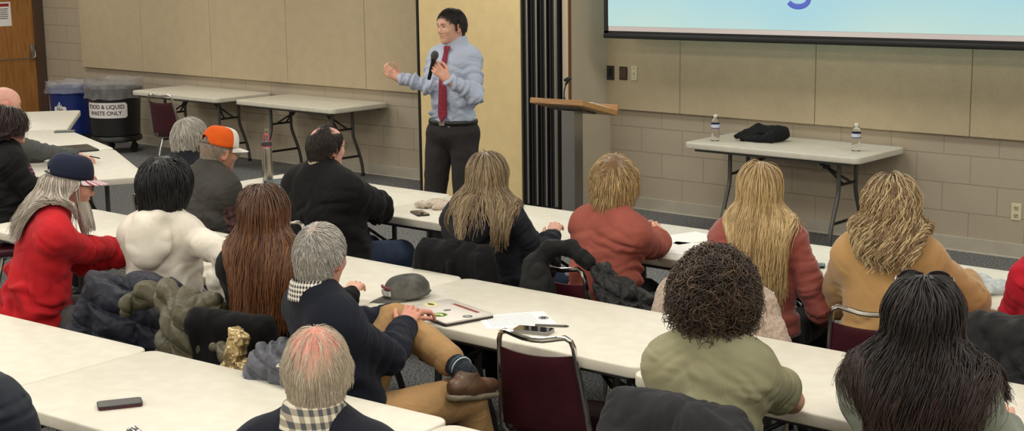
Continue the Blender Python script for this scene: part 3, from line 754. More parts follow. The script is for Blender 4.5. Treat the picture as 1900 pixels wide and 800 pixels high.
# pen
def stick(name, a, b, r, mat, label, cat, tip=None):
    o = empty(name, (float(a[0]), float(a[1]), float(a[2])), label=label, cat=cat); d_ = b-a
    MB().tube([(0, 0, 0), tuple(d_*.86)], r, n=10).build('barrel', mat, o, smooth=True)
    MB().tube([tuple(d_*.86), tuple(d_*.96), tuple(d_)], [r, r*.7, r*.15], n=10).build('tip', tip or M['black'], o, smooth=True)
    return o
stick('pen', at(993, 603, TZ+.005), at(1056, 605.5, TZ+.005), .0045, simple('grey_pen', (96, 94, 88), .35, .3), 'grey pen lying between the typed sheet and the chair back', 'pen')
# typed sheet
def sheet(name, q, label, cat='paper', ink_lines=True, seal=True, lift=.0015, rot=None):
    c = np.mean(q, 0); u = nrm((q[1]-q[0])+(q[2]-q[3])); v = nrm((q[3]-q[0])+(q[2]-q[1]));
    rz = math.atan2(u[1], u[0]); o = empty(name, (c[0], c[1], TZ), rz, label=label, cat=cat)
    MB().box((0, 0, lift/2), (.216, .279, lift)).build('sheet', M['white'], o)
    if ink_lines:
        m = MB()
        for i in range(17):
            y_ = .075-.0115*i; x_ = -.088
            while x_ < .075:
                w_ = random.uniform(.006, .02)
                m.box((x_+w_/2, y_, lift+.0002), (w_, .0028, .0003)); x_ += w_+.004
        m.build('lettering', simple('print_ink_'+name, (172, 172, 170), .8), o)
    if seal:
        m = MB()
        for r0 in (.021, .0165): m.tube([(r0*math.cos(t)*1., .112+r0*math.sin(t), lift+.0002) for t in np.arange(0, 6.28, .3)], .0011, n=4, closed=True)
        m.tube([(.009*math.cos(t), .112+.009*math.sin(t), lift+.0002) for t in np.arange(0, 6.28, .6)], .003, n=4, closed=True)
        m.build('seal', simple('seal_ink', (70, 70, 70), .8), o)
    return o
o = sheet('paper_sheet', [at(888, 604, TZ), at(942, 613, TZ), at(1027, 588, TZ), at(962, 577, TZ)], 'typed white sheet with a round seal lying beside the laptop')
pa, pb_ = at(915, 608, TZ), at(1026, 588, TZ)
o.location = (-3.765, 4.345, TZ); o.rotation_euler = (0, 0, -.62)
o = sheet('paper_sheet', [at(1250, 448, TZ), at(1275, 452, TZ), at(1290, 462, TZ), at(1255, 470, TZ)], 'white sheet of paper right of the folded hands', seal=False, ink_lines=False); o.location = (-4.02, 5.90, TZ); o.rotation_euler = (0, 0, .2)
o = sheet('paper_sheet', [at(1250, 448, TZ), at(1275, 452, TZ), at(1290, 462, TZ), at(1255, 470, TZ)], 'open white sheet lying behind the folded hands', seal=False, ink_lines=False); o.location = (-4.16, 6.12, TZ); o.rotation_euler = (0, 0, -.3)
# laptop
lp = empty('laptop', (-4.045, 4.245, TZ), -.25, label='closed silver laptop covered with stickers, beside the resting hands', cat='laptop')
alum = simple('laptop_aluminium', (206, 200, 192), .4, .5)
MB().prism(rrect(.335, .232, .012, 5), .001, .010, bev=.0015).build('base', simple('laptop_edge', (60, 58, 56), .4, .5), lp, smooth=True)
ld = MB().prism(rrect(.335, .232, .012, 5), .0103, .0175, bev=.002).build('lid', alum, lp, smooth=True)
def disc(x, y, rx, ry, z, h=.0006, n=28):
    return [(x+rx*math.cos(2*math.pi*k/n), y+ry*math.sin(2*math.pi*k/n)) for k in range(n)]
z_ = .0176
MB().prism(disc(.045, -.065, .033, .033, z_), z_, z_+.0005).build('sticker', simple('green_sticker', (116, 166, 40), .5), ld)
m = MB(); m.prism(disc(.045, -.065, .028, .028, z_), z_+.0005, z_+.0008); m.build('sticker_print', simple('sticker_dark', (40, 60, 26), .5), ld)
m = MB(); m.prism([(.02, -.07), (.035, -.055), (.05, -.05), (.068, -.062), (.06, -.07), (.05, -.064), (.04, -.078)], z_+.0008, z_+.0011); m.build('sticker_print', simple('sticker_lime', (190, 220, 120), .5), ld)
MB().prism(disc(.0, .0, .014, .017, z_), z_, z_+.0005).build('lid_emblem', simple('dark_emblem', (70, 64, 60), .3), ld)
MB().prism(disc(.135, .01, .02, .02, z_), z_, z_+.0005).build('sticker', simple('dark_round_sticker', (64, 64, 66), .5), ld)
m = MB(); m.prism(disc(.135, .01, .012, .012, z_), z_+.0005, z_+.0008); m.build('sticker_print', simple('grey_print', (150, 150, 150), .5), ld)
m = MB()
x_ = -.075
while x_ < .105:
    w_ = random.uniform(.006, .011); m.box((x_+w_/2, .078+.0*x_, z_+.0003), (w_, .017, .0005)); m.box((x_+w_/2+.002, .078, z_+.0003), (w_, .006, .0005)); x_ += w_+.0025
m.build('sticker', simple('red_lettering_sticker', (156, 70, 52), .5), ld)
MB().box((-.125, .0, z_+.0003), (.055, .05, .0005)).build('sticker', simple('yellow_sticker', (222, 210, 120), .5), ld)
MB().prism(disc(-.125, .0, .02, .012, z_), z_+.0005, z_+.0008).build('sticker_print', simple('sticker_black', (40, 40, 36), .5), ld)
# steel bottle
bt = empty('steel_bottle', (-7.33, 6.07, TZ), label='tall brushed steel water bottle with a pink ring and handle', cat='water bottle')
steel = simple('brushed_steel', (176, 170, 160), .28, 1, bump=.03, bscale=100, stretch=(1, 1, .05))
MB().lathe([(0, 0), (.031, 0), (.034, .004), (.034, .205), (.032, .215), (.0, .216)], n=32).build('bottle_body', steel, bt, smooth=True)
pk = simple('pink_plastic', (196, 72, 104), .45)
MB().lathe([(.0325, .213), (.035, .214), (.035, .219), (.0325, .22)], n=32).build('ring', pk, bt, smooth=True)
MB().lathe([(.033, .219), (.034, .222), (.034, .245), (.030, .25), (0, .252)], n=32).build('lid', simple('dark_lid', (60, 56, 58), .4), bt, smooth=True)
MB().tube([(-.022, 0, .245), (-.022, 0, .282), (-.017, 0, .291), (.017, 0, .291), (.022, 0, .282), (.022, 0, .245)], .0045, n=8).build('handle', pk, bt, smooth=True)
# tablet and clipboard flat things
tb_ = empty('tablet', (-9.62, 6.16, TZ), -20*D2R, label='black tablet lying on the angled table by the writing hand', cat='tablet')
MB().prism(rrect(.36, .26, .012, 4), 0, .012, bev=.002).build('case', M['black'], tb_, smooth=True)
MB().prism(rrect(.33, .23, .008, 4), .0122, .013).build('screen', simple('dim_screen', (28, 30, 32), .2), tb_)
pd_ = empty('folder', (-8.1, 6.0, TZ), -10*D2R, label='dark teal folder on the table behind the steel bottle', cat='folder')
pd_.location = tuple(at(525, 340, TZ)[:2])+(TZ,)
MB().box((0, 0, .008), (.22, .16, .012), bev=.003).build('cover', simple('teal_cover', (58, 74, 80), .5), pd_)
MB().box((0.003, 0, .008), (.22, .15, .008)).build('pages', M['white'], pd_)
# crumpled cloth
c = at(815, 385, TZ)
cr = [el((c[0]+random.uniform(-.09, .09), c[1]+random.uniform(-.07, .07), TZ+random.uniform(.008, .02)), (random.uniform(.03, .06), random.uniform(.02, .04), random.uniform(.012, .022)), k=.012) for _ in range(14)]
tag(sculpt('crumpled_cloth', cr, .004, cloth('pale_knit', (206, 190, 172), .6, 30, c2=(222, 212, 200)), disp=lambda v, n: (ridged(v*45)-.5)*.012, cut=lambda P: TZ-P[:, 2]), 'crumpled pale knitted cloth on the table by the tie-dye hoodie', 'cloth')
# plastic bag
c = at(1812, 540, TZ)
pb = [el((c[0]-.06, c[1]-.0, TZ+.035), (.10, .07, .045), k=.03), el((c[0]+.05, c[1]+.02, TZ+.025), (.09, .06, .03), k=.03), el((c[0]+.0, c[1]-.07, TZ+.02), (.10, .05, .02), k=.03)]
nb = NB('thin_white_plastic'); nb.set(Base_Color=rgba((216, 226, 228)), Roughness=.3); nb.b.inputs['Transmission Weight'].default_value = .35
tag(sculpt('plastic_bag', pb, .005, nb.m, disp=lambda v, n: (ridged(v*22)-.5)*.02, cut=lambda P: TZ+.001-P[:, 2]), 'bunched white plastic bag on the table right of the camel jacket', 'bag')
# ================================================================== PEOPLE
M['skin'] = attr_mat('skin', .5, .35, sss=.08, bump=.15, bscale=260)
M['hair'] = attr_mat('hair', .42, .45)
M['shoe_black'] = simple('black_shoe', (24, 22, 22), .4, bump=.1, bscale=80)
M['specs'] = simple('spectacle_frame', (34, 28, 28), .3)
M['lens'] = simple('spectacle_lens', (200, 210, 210), .05); M['lens'].node_tree.nodes['Principled BSDF'].inputs['Alpha'].default_value = .18
M['eye'] = attr_mat('eye', .15, .6)
def rotm(yaw=0, pitch=0, tilt=0):
    """yaw left +, pitch down +, tilt to the right +   (columns = head axes)"""
    return np.array(Matrix.Rotation(yaw*D2R, 3, 'Z') @ Matrix.Rotation(-pitch*D2R, 3, 'X') @ Matrix.Rotation(tilt*D2R, 3, 'Y'))
def xf(prims, R, o, s=1.):
    out = []
    for q in prims:
        q = dict(q); q['k'] *= s
        if q['t'] == 'c': q['a'] = R@(q['a']*s)+o; q['b'] = R@(q['b']*s)+o; q['ra'] *= s; q['rb'] *= s
        else:
            q['c'] = R@(q['c']*s)+o; q['r'] = q['r']*s; q['R'] = R if q['R'] is None else R@q['R']
            if q['t'] == 'b': q['rad'] *= s
        out.append(q)
    return out
def head_prims(jaw=1., wide=1.):
    Rx = lambda a: np.array(Matrix.Rotation(a*D2R, 3, 'X'))
    Ry = lambda a: np.array(Matrix.Rotation(a*D2R, 3, 'Y')); Rz = lambda a: np.array(Matrix.Rotation(a*D2R, 3, 'Z'))
    h = [el((0, -.012, .028), (.0755*wide, .097, .09), k=.02), el((0, .035, .02), (.066*wide, .062, .075), k=.03),
         el((0, .03, -.05), (.056*wide*jaw, .060, .062), k=.035), el((0, .072, -.093), (.024*jaw, .02, .02), k=.025),
         el((0, .079, .026), (.045, .02, .014), k=.018),
         el((.036, .062, -.022), (.022, .024, .02), k=.02), el((-.036, .062, -.022), (.022, .024, .02), k=.02),
         el((.031, .099, .008), (.017, .016, .011), k=.012, op='-'), el((-.031, .099, .008), (.017, .016, .011), k=.012, op='-'),
         el((.031, .077, .008), (.0145, .0125, .012), k=.003), el((-.031, .077, .008), (.0145, .0125, .012), k=.003),
         rc((0, .088, .012), (0, .107, -.024), .0075, .011, k=.012), el((.0105, .095, -.031), (.009, .011, .008), k=.006), el((-.0105, .095, -.031), (.009, .011, .008), k=.006),
         el((0, .087, -.052), (.022, .013, .0065), k=.006), el((0, .084, -.065), (.019, .013, .0075), k=.006), el((0, .098, -.0582), (.019, .008, .0013), k=.003, op='-')]
    for s in (1, -1):
        R = Rz(s*-22)@Rx(-12)
        h += [el((s*.079*wide, -.008, -.008), (.0075, .021, .034), k=.01, R=R), el((s*.088*wide, -.002, -.004), (.0045, .012, .02), k=.005, op='-', R=R), el((s*.078*wide, .0, -.034), (.007, .009, .011), k=.006)]
    return h
def two_bone(S, T, l1, l2, pole):
    S, T = np.asarray(S, float), np.asarray(T, float); d = T-S; D = np.linalg.norm(d); D2 = min(D, (l1+l2)*.995); D2 = max(D2, abs(l1-l2)*1.05)
    u = d/max(D, 1e-6); T = S+u*D2
    a = (l1*l1-l2*l2+D2*D2)/(2*D2); h = math.sqrt(max(0, l1*l1-a*a))
    p = np.asarray(pole, float); p = p-u*(p@u); p = nrm(p)
    return S+u*a+p*h, T
def hand_prims(W, d, n, side, curl=.3, spread=.12, s=1., thumb=.5, point=0):
    """W wrist, d towards fingers, n back-of-hand normal, side: direction of the thumb"""
    d, n = nrm(d), nrm(n); t = nrm(np.cross(n, d)); t = t if t@np.asarray(side, float) > 0 else -t; n = nrm(n-d*(n@d))
    P = lambda a, b, c: W+(d*a+t*b+n*c)*s
    out = [dict(t='c', a=W-d*.03*s, b=P(.03, 0, 0), ra=.026*s, rb=.027*s, k=.01, op='+')]
    for b in (-.027, -.009, .009, .026):
        out.append(dict(t='c', a=P(.02, b*.6, 0), b=P(.085, b, .0), ra=.0165*s, rb=.0115*s, k=.012, op='+'))
    L = [(.026, .088, (.040, .024, .02)), (.009, .092, (.045, .028, .022)), (-.009, .088, (.041, .026, .021)), (-.027, .080, (.032, .02, .018))]
    for i, (b, st, seg) in enumerate(L):
        p = P(st-.004, b, .002); a = curl*(1+.12*i)*50*D2R; ang = a*.5; sp = (b/.027)*spread
        c_ = curl
        for j, l in enumerate(seg):
            dr = nrm(d*math.cos(ang)-n*math.sin(ang)+t*sp*.5); q = p+dr*l*s
            out.append(dict(t='c', a=p, b=q, ra=(.0092-.0009*j)*s, rb=(.0086-.0010*j)*s, k=.003, op='+')); p = q; ang += c_*70*D2R
    p = P(.022, .022, -.006); dr = nrm(d*.75+t*.75-n*.35*thumb)
    q = p+dr*.040*s; out.append(dict(t='c', a=p, b=q, ra=.015*s, rb=.011*s, k=.01, op='+'))
    dr2 = nrm(d*.95+t*(.5-.45*thumb)-n*.35*thumb); r_ = q+dr2*.030*s; out.append(dict(t='c', a=q, b=r_, ra=.0105*s, rb=.0095*s, k=.003, op='+'))
    dr3 = nrm(d*1.+t*(.35-.5*thumb)-n*.4*thumb); out.append(dict(t='c', a=r_, b=r_+dr3*.025*s, ra=.0095*s, rb=.0078*s, k=.003, op='+'))
    return out
SKINS = dict(light=(214, 166, 144), pink=(220, 166, 148), tan=(192, 144, 118), pale=(222, 176, 156), red=(198, 142, 122))

def person(name_label, head=None, htop=1.3, hpx=None, yaw=0, lean=6, side=0, s=.96, w=1., belly=0., hyaw=0, hpitch=0, htilt=0, hs=None,
           skin='light', arms=None, legs=None, stand=False, shirt=None, trousers=None, shoes=None, hood=False, sleeve=.93, collar=None, inner=None, vest=None,
           slump=0., group=None, wr=.006, hem=None, extra=None, scalp=None, bust=0., neckr=.054, jaw=1., hvox=.004, shoulder=1., wrfreq=14, glasses=False, chair=None, beard=None, creases=None, puff=0.):
    """builds one person in its own frame (x right, y forward, z up), origin on the floor below the hips"""
    hs = hs or s
    base = .958 if stand else .545
    P0 = V(0, -.02, base)
    Rl = np.array(Matrix.Rotation(-lean*D2R, 3, 'X') @ Matrix.Rotation(side*D2R, 3, 'Y'))
    up, fw, rt = Rl@V(0, 0, 1), Rl@V(0, 1, 0), V(1, 0, 0)
    T = lambda x, y, z: P0+s*(rt*x+fw*y+up*z)
    neck0 = T(0, -.030-slump*.3, .485); hb = neck0+s*(Rl@V(0, .014+slump*.2, .030))
    HR = rotm(hyaw, hpitch, htilt); hc = hb+HR@(V(0, .022, .105)*hs)
    # ---- placement
    if hpx is not None: tgt = at(hpx[0], hpx[1], htop)
    else: tgt = V(*head)
    topl = hc+HR@(V(0, -.01, .0)*hs); topl = topl+V(0, 0, .118*hs)
    zoff = tgt[2]-topl[2]
    ca, sa = math.cos(yaw*D2R), math.sin(yaw*D2R)
    Rw = np.array([[ca, -sa, 0], [sa, ca, 0], [0, 0, 1]])
    org = tgt-Rw@topl; org[2] = 0
    # stretch the spine a little so that the head top meets its height
    if not stand or abs(zoff) > 0:
        ks = 1+zoff/max(.4, (topl[2]-base))
        def T(x, y, z, ks=ks): return P0+s*(rt*x+fw*y)+up*(z*s*ks)
        neck0 = T(0, -.030-slump*.3, .485); hb = neck0+s*(Rl@V(0, .014+slump*.2, .030)); hc = hb+HR@(V(0, .022, .105)*hs)
    topl = hc+HR@(V(0, -.01, .0)*hs)+V(0, 0, .118*hs); org = tgt-Rw@topl; org[2] = 0
    loc = lambda P: Rw.T@(np.asarray(P, float)-org)
    root = empty('person', (org[0], org[1], 0), yaw*D2R, label=name_label, cat='person', group=group)
    # ---- torso
    sh = .170*w*shoulder
    torso = [el(P0+V(0, .0, .02), V(.165*w, .125+belly*.5, .115)*s, k=.06), el(T(0, .0+belly*.55-slump*.15, .16), V(.150*w+belly*.35, .102+belly*.6, .13)*s, k=.09, R=Rl),
             el(T(0, .0-slump*.35, .31), V(.152*w, .108, .17)*s, k=.08, R=Rl), rc(T(-.12*w*shoulder, -.015-slump*.35, .408), T(.12*w*shoulder, -.015-slump*.35, .408), .072*s, k=.06)]
    if bust: torso += [el(T(x_, .085, .30), V(.06, .05, .06)*s*(1+bust), k=.05) for x_ in (-.07, .07)]
    trap = [rc(T(sd_*.125*w*shoulder, -.03-slump*.3, .428), neck0+up*.012-rt*sd_*.012, .046*s, .052*s, k=.06) for sd_ in (-1, 1)]
    neckp = [rc(neck0-up*.05*s, hb+HR@(V(0, .004, .055)*hs), neckr*1.08*s, neckr*s, k=.03), rc(neck0-up*.03*s, hb+HR@(V(0, -.045, .10)*hs), neckr*.9*s, neckr*.85*s, k=.03)]
    # ---- arms
    A = {}
    for sd, nm in ((1, 'r'), (-1, 'l')):
        a = dict(t=V(sd*.16, .36, base+.25), pole=V(sd*.38, -.35, -.9), hand=True, curl=.5, n=V(0, 0, 1), d=None)
        if arms and nm in arms: a.update(arms[nm])
        S = T(sd*(sh-.008), -.02-slump*.35, .396)
        tg = loc(a['w']) if 'w' in a else np.asarray(a['t'], float)
        pole = a['pole'] if 'pw' not in a else loc(a['pw'])-S
        if 'ew' in a:
            E = loc(a['ew']); Wp = tg
        else: E, Wp = two_bone(S, tg, .285*s*a.get('len', 1.), .245*s*a.get('len', 1.), pole)
        d = nrm(Wp-E) if a['d'] is None else nrm(np.asarray(a['d'], float))
        if 'dw' in a: d = nrm(Rw.T@np.asarray(a['dw'], float))
        nn = np.asarray(a['n'], float) if 'nw' not in a else Rw.T@np.asarray(a['nw'], float)
        A[nm] = dict(S=S, E=E, W=Wp, d=d, n=nn, a=a, sd=sd)
    armp = []
    for q in A.values(): armp += [rc(q['S'], q['E'], .054*s*math.sqrt(w), .042*s, k=.03), rc(q['E'], q['W'], .043*s, .028*s, k=.012)]
    # ---- legs
    LG = {}
    for sd, nm in ((1, 'r'), (-1, 'l')):
        if stand: q = dict(h=V(sd*.095, -.01, base-.02), k=V(sd*.105, .03, .50), a=V(sd*.12, -.02, .09), f=V(sd*.25, 1, 0))
        else: q = dict(h=V(sd*.09, .02, base), k=V(sd*.13, .43, .535), a=V(sd*.13, .40, .10), f=V(sd*.15, 1, 0))
        if legs and nm in legs: q.update({k_: (v_ if k_ in ('sole', 'hem') else np.asarray(v_, float)) for k_, v_ in legs[nm].items()})
        for kk in ('kw', 'aw'):
            if kk in q: q[kk[0]] = loc(q[kk])
        LG[nm] = q
    legp = []
    for q in LG.values():
        legp += [rc(q['h'], q['k'], .083*s*math.sqrt(w), .058*s, k=.04), rc(q['k'], q['a'], .056*s, .038*s, k=.02)]
    # ---- body mesh: torso and limbs, the head and neck, the hands, one object
    VS, FS, CS = [], [], []; nv = 0; sk = np.array(lin(SKINS[skin]))
    def addm(v, f, c):
        nonlocal nv
        VS.append(v); FS.append(f+nv); CS.append(c); nv += len(v)
    def thin(ps, d_):
        out = []
        for q_ in ps:
            q_ = dict(q_)
            if q_['t'] == 'c': q_['ra'] = q_['ra']-d_; q_['rb'] = q_['rb']-d_
            else: q_['r'] = q_['r']-d_
            out.append(q_)
        return out
    bare = any(q_['a'].get('sleeve', sleeve) <= 0 for q_ in A.values())
    v, f = nets(thin(torso+trap, .012)+neckp+(armp if bare else thin(armp, .006))+thin(legp, .01), .012); v = relax(v, f, 1); addm(v, f, np.tile(sk, (len(v), 1)))
    hp = xf(head_prims(jaw), HR, hc, hs)
    v, f = nets(hp+neckp, hvox*hs); v = relax(v, f, 1)
    q = (v-hc)@HR/hs; c = np.tile(sk, (len(v), 1))
    no = fbm(q*55)[:, None]; c = c*(.9+.2*no)
    lips = np.exp(-(((q[:, 0])/.022)**4+((q[:, 2]+.058)/.011)**2))*(q[:, 1] > .07); c = c*(1-lips[:, None]*.55)+np.array(lin((176, 92, 84)))*lips[:, None]*.55
    br = np.exp(-(((np.abs(q[:, 0])-.03)/.017)**4+((q[:, 2]-.029)/.0048)**2))*(q[:, 1] > .05); bc = np.array(lin(scalp if isinstance(scalp, tuple) else (60, 48, 40)))
    c = c*(1-br[:, None]*.8)+bc*br[:, None]*.8
    ey = (np.abs(np.abs(q[:, 0])-.031) < .0125)*(np.abs(q[:, 2]-.007) < .0052)*(q[:, 1] > .07)
    ir = ey*(((np.abs(q[:, 0])-.031)**2+(q[:, 2]-.007)**2) < .0050**2)
    c[ey > 0] = lin((160, 146, 138)); c[ir > 0] = lin((52, 38, 30))
    er = (np.abs(q[:, 0]) > .074)[:, None]; c = np.where(er, c*np.array([1.0, .82, .8]), c)
    if callable(scalp): c = scalp(q, c, v)
    addm(v, f, c)
    for nm, q in A.items():
        if not q['a']['hand']: continue
        sidev = q['a'].get('thumb', V(-q['sd'], 0, .3))
        if 'thw' in q['a']: sidev = Rw.T@np.asarray(q['a']['thw'], float)
        hpn = hand_prims(q['W'], q['d'], q['n'], sidev, q['a']['curl'], s=s*.98, spread=q['a'].get('spread', .15), thumb=q['a'].get('tc', .5))
        if 'prims' in q['a']: hpn += q['a']['prims']
        v, f = nets(hpn+[rc(q['W']-nrm(q['W']-q['E'])*.09, q['W'], .033*s, .027*s, k=.02)], q['a'].get('vox', .0042)); v = relax(v, f, 1, .4)
        n_ = fbm(v*70)[:, None]; addm(v, f, sk*(.86+.22*n_)*np.array([1.02, .95, .93]))
    body = link('body', qmesh('body', np.concatenate(VS), np.concatenate(FS), np.concatenate(CS)), M['skin'], root)
    # ---- clothes
    infl = .014
    def fat(ps, d_, k=None):
        out = []
        for q in ps:
            q = dict(q)
            if q['t'] == 'c': q['ra'] = q['ra']+d_; q['rb'] = q['rb']+d_
            else: q['r'] = q['r']+d_
            if k: q['k'] = k
            out.append(q)
        return out
    P_ = dict(T=T, P0=P0, Rl=Rl, up=up, fw=fw, rt=rt, neck0=neck0, hb=hb, hc=hc, HR=HR, A=A, LG=LG, root=root, s=s, loc=loc, Rw=Rw, org=org, w=w, hs=hs, body=body)
    colp = []
    sl = []
    for q in A.values():
        e = q['a'].get('sleeve', sleeve); ed = q['E']+(q['W']-q['E'])*e
        thick = q['a'].get('thick', 1.)
        if e <= 0:
            ed = q['S']+(q['E']-q['S'])*(-e if e < 0 else .75)
            sl += [rc(q['S'], ed, (.054*s*math.sqrt(w)+.014)*thick, (.056*s+.018)*thick, k=.05)]
        else:
            mid = q['S']+(q['E']-q['S'])*.5
            sl += [rc(q['S'], q['E'], (.049*s*math.sqrt(w)+.008+puff)*thick, (.045*s+.012+puff)*thick, k=.035), rc(q['E'], ed, (.045*s+.013+puff)*thick, (.031*s+.014+puff*.6)*thick, k=.01)]
    hemz = base-.06 if hem is None else hem
    top_ = fat(torso, infl+puff)+fat(trap, .008+puff*.5)+sl
    if stand: top_ = fat(torso[1:], .012)+fat(trap, .006)+sl+[el(P0+V(0, 0, .075), V(.150*w, .108+belly*.5, .10)*s+.012, k=.05)]
    top_ = top_+[rc(neck0-up*.02, neck0+up*.018, neckr*s*1.06+.010, neckr*s*1.02+.009, k=.025)]
    if extra: top_ += extra(P_)
    if creases: top_ += creases(P_)
    def cut(P):
        d1 = hemz-P[:, 2]
        # open neck
        return d1
    seeds = RNG.random(3)*50
    def disp(v, n):
        zz = (v-P0)@up; xx = (v-P0)@rt; yy = (v-P0)@fw; f_ = wrfreq/10.
        wp = fbm(v*4+seeds)*3.2; wp2 = fbm(v*4+seeds+20)*3.2
        sg_ = np.tanh(xx*12)
        n1 = vnoise(np.stack([(zz*15+np.abs(xx)*7)*f_+wp*1.4, (xx*5-zz*2*sg_)*f_+wp2, yy*5+seeds[0]], 1))
        n2 = vnoise(np.stack([(zz*31-np.abs(xx)*12)*f_+wp*2, xx*9*f_+wp2, yy*8+seeds[1]+9], 1))
        bl = .72*np.abs(2*n1-1)+.28*np.abs(2*n2-1)
        am = np.clip(1-(zz-.18*s)/(.20*s), 0, 1)*1.1+.45; am *= 1-.55*np.clip((zz-.43*s)/.07, 0, 1)
        out = (bl-.27)*am
        for a_ in A.values():
            for p0_, p1_, e0, e1 in ((a_['S'], a_['E'], .55, 1.25), (a_['E'], a_['W'], 1.25, .9)):
                ax_ = p1_-p0_; L_ = max(1e-6, np.linalg.norm(ax_)); ax_ = ax_/L_; q0 = v-p0_; t_ = q0@ax_; pr = q0-t_[:, None]*ax_
                dd = np.sqrt((pr**2).sum(1)); inside = (t_ > -.03)*(t_ < L_+.03); wA = np.clip(1.6-dd/(.075+puff), 0, 1)*inside
                m1 = vnoise(np.stack([t_*22*f_+pr@rt*9+wp, pr[:, 2]*9+wp2*.4, pr[:, 0]*7+seeds[2]], 1)); m2 = vnoise(np.stack([t_*44*f_-pr@rt*12+wp2, pr[:, 2]*14, pr[:, 0]*12+seeds[2]+5], 1))
                ba = (.7*np.abs(2*m1-1)+.3*np.abs(2*m2-1)-.26)*(e0+(e1-e0)*np.clip(t_/L_, 0, 1))
                out = out*(1-wA)+ba*wA
        low = (vnoise(v*5+seeds)-.5)*.006
        return np.clip(out*wr*4.6+low, -.010-puff*.7, .03)
    if shirt is not None:
        P_['shirt'] = sculpt('shirt' if not hood else 'hooded_sweatshirt', top_, .0075, shirt, root, disp=disp, cut=cut)
        if isinstance(name_label, str): P_['shirt'].name = P_['shirt'].name
    if hood and shirt is not None:
        k0 = -.3*slump-puff; hp_ = []
        for sd_ in (-1, 1):
            hp_ += [rc(T(sd_*.030, .085, .42), T(sd_*.080, .03, .462), .018, .024, k=.015), rc(T(sd_*.080, .03, .462), T(sd_*.086, -.05+k0, .482), .024, .030, k=.015), rc(T(sd_*.086, -.05+k0, .482), T(sd_*.035, -.115+k0, .478), .030, .034, k=.015),
                    rc(T(sd_*.088, -.07+k0, .46), T(sd_*.070, -.135+k0, .36), .026, .030, k=.03)]
        hp_ += [rc(T(-.04, -.115+k0, .478), T(.04, -.115+k0, .478), .034, k=.015), el(T(0, -.135+k0, .385), V(.105, .052, .105), k=.03, R=Rl), el(T(0, -.150+k0, .325), V(.07, .045, .06), k=.03, R=Rl)]
        P_['hood'] = sculpt('hood', hp_, .005, shirt, root, disp=lambda v, n: (np.abs(2*vnoise(v*V(9, 9, 16)+seeds)-1)-.35)*.009)
        P_['hoodp'] = hp_
    if vest is not None:
        vp = fat(torso, infl+.014)+fat(trap, .016)+[rc(neck0-up*.02, neck0+up*.03, neckr*s+.022, neckr*s+.02, k=.02)]
        for q in A.values(): vp.append(rc(q['S']-rt*q['sd']*.01, q['S']+(q['E']-q['S'])*.12, .075*s, .07*s, k=.04))
        P_['vest'] = sculpt('vest', vp, .008, vest, root, disp=disp, cut=cut)
    if trousers is not None:
        lp_ = [el(P0+V(0, .0, .01), V(.168*w, .125+belly*.5, .105)*s+.012, k=.05)]
        for q in LG.values(): lp_ += [rc(q['h'], q['k'], .086*s*math.sqrt(w)+.012, .064*s+.012, k=.05), rc(q['k'], q['a']+(q['k']-q['a'])*q.get('hem', .06), .062*s+.010, .050*s+.010, k=.02)]
        sd3 = RNG.random(3)*40
        def dl_(v, n):
            q = v*13+sd3; wv = np.stack([fbm(q*.4), fbm(q*.4+9), fbm(q*.4+21)], 1)*2; r_ = .7*vnoise(q*.8+wv*1.5)+.4*ridged(q*.6+wv, 1)**.8; am = np.full(len(v), .007)
            for g in LG.values(): am += .008*np.exp(-(np.sqrt(((v-g['k'])**2).sum(1))/.12)**2)
            return (r_-.55)*am*1.6
        P_['trousers'] = sculpt('trousers', lp_, .009, trousers, root, disp=dl_, cut=(lambda P: P[:, 2]-(base+.10)) if stand else (lambda P: np.where(np.hypot(P[:, 0]-P0[0], P[:, 1]-P0[1]) > .21*w, -1., P[:, 2]-(base+.15))))
    for q in LG.values():
        fdir = nrm(q['f']); a_ = q['a']; sl_ = nrm(a_-q['k'])
        dn = V(0, 0, -1) if 'dn' not in q else nrm(q['dn'])
        fdir = nrm(fdir-dn*(fdir@dn)); ft = a_+dn*.055
        fp = [rc(ft-fdir*.055, ft+fdir*.03, .036, .037, k=.02), rc(ft+fdir*.03, ft+fdir*.15, .037, .028, k=.03), rc(a_+dn*.012, ft, .042, .038, k=.03)]
        sm = shoes or M['shoe_black']
        so = sculpt('shoe', [dict(x) for x in fp], .007, sm, root, cut=(lambda P, ft=ft, dn=dn: (P-ft)@dn-.033))
        if q.get('sole') is not None:
            sp_ = [rc(ft-fdir*.055+dn*.03, ft+fdir*.04+dn*.03, .037, .039, k=.02), rc(ft+fdir*.04+dn*.03, ft+fdir*.15+dn*.03, .039, .031, k=.02)]
            sculpt('sole', sp_, .007, q['sole'], so, cut=(lambda P, ft=ft, dn=dn: np.maximum((P-ft)@dn-.046, .024-(P-ft)@dn)))
    # ---- collar of an inner shirt
    if collar is not None:
        pts = []
        for k_ in range(33):
            t_ = k_/32*2*math.pi; 
            pts.append(neck0+rt*math.sin(t_)*(neckr*s+.014)+fw*(-math.cos(t_)*(neckr*s+.016)+.002)+up*(.034+.0*math.cos(t_)-.03*max(0, -math.cos(t_))))
        bm = bmesh.new(); rows = []
        for i, (dr, dz) in enumerate(((.004, -.02), (.001, .004), (-.007, .026), (-.004, .029), (.006, .022), (.014, -.002), (.020, -.022))):
            row = []
            for k_ in range(32):
                t_ = k_/32*2*math.pi; rad = rt*math.sin(t_)-fw*math.cos(t_); p = pts[k_]+rad*dr*collar[1]+up*dz*collar[1]
                row.append(bm.verts.new(p.tolist()))
            rows.append(row)
        for i in range(len(rows)-1):
            for k_ in range(32): bm.faces.new((rows[i][k_], rows[i][(k_+1) % 32], rows[i+1][(k_+1) % 32], rows[i+1][k_]))
        mb = MB(); mb.bm.free(); mb.bm = bm; mb.build('collar', collar[0], root, smooth=True, sharp=70)
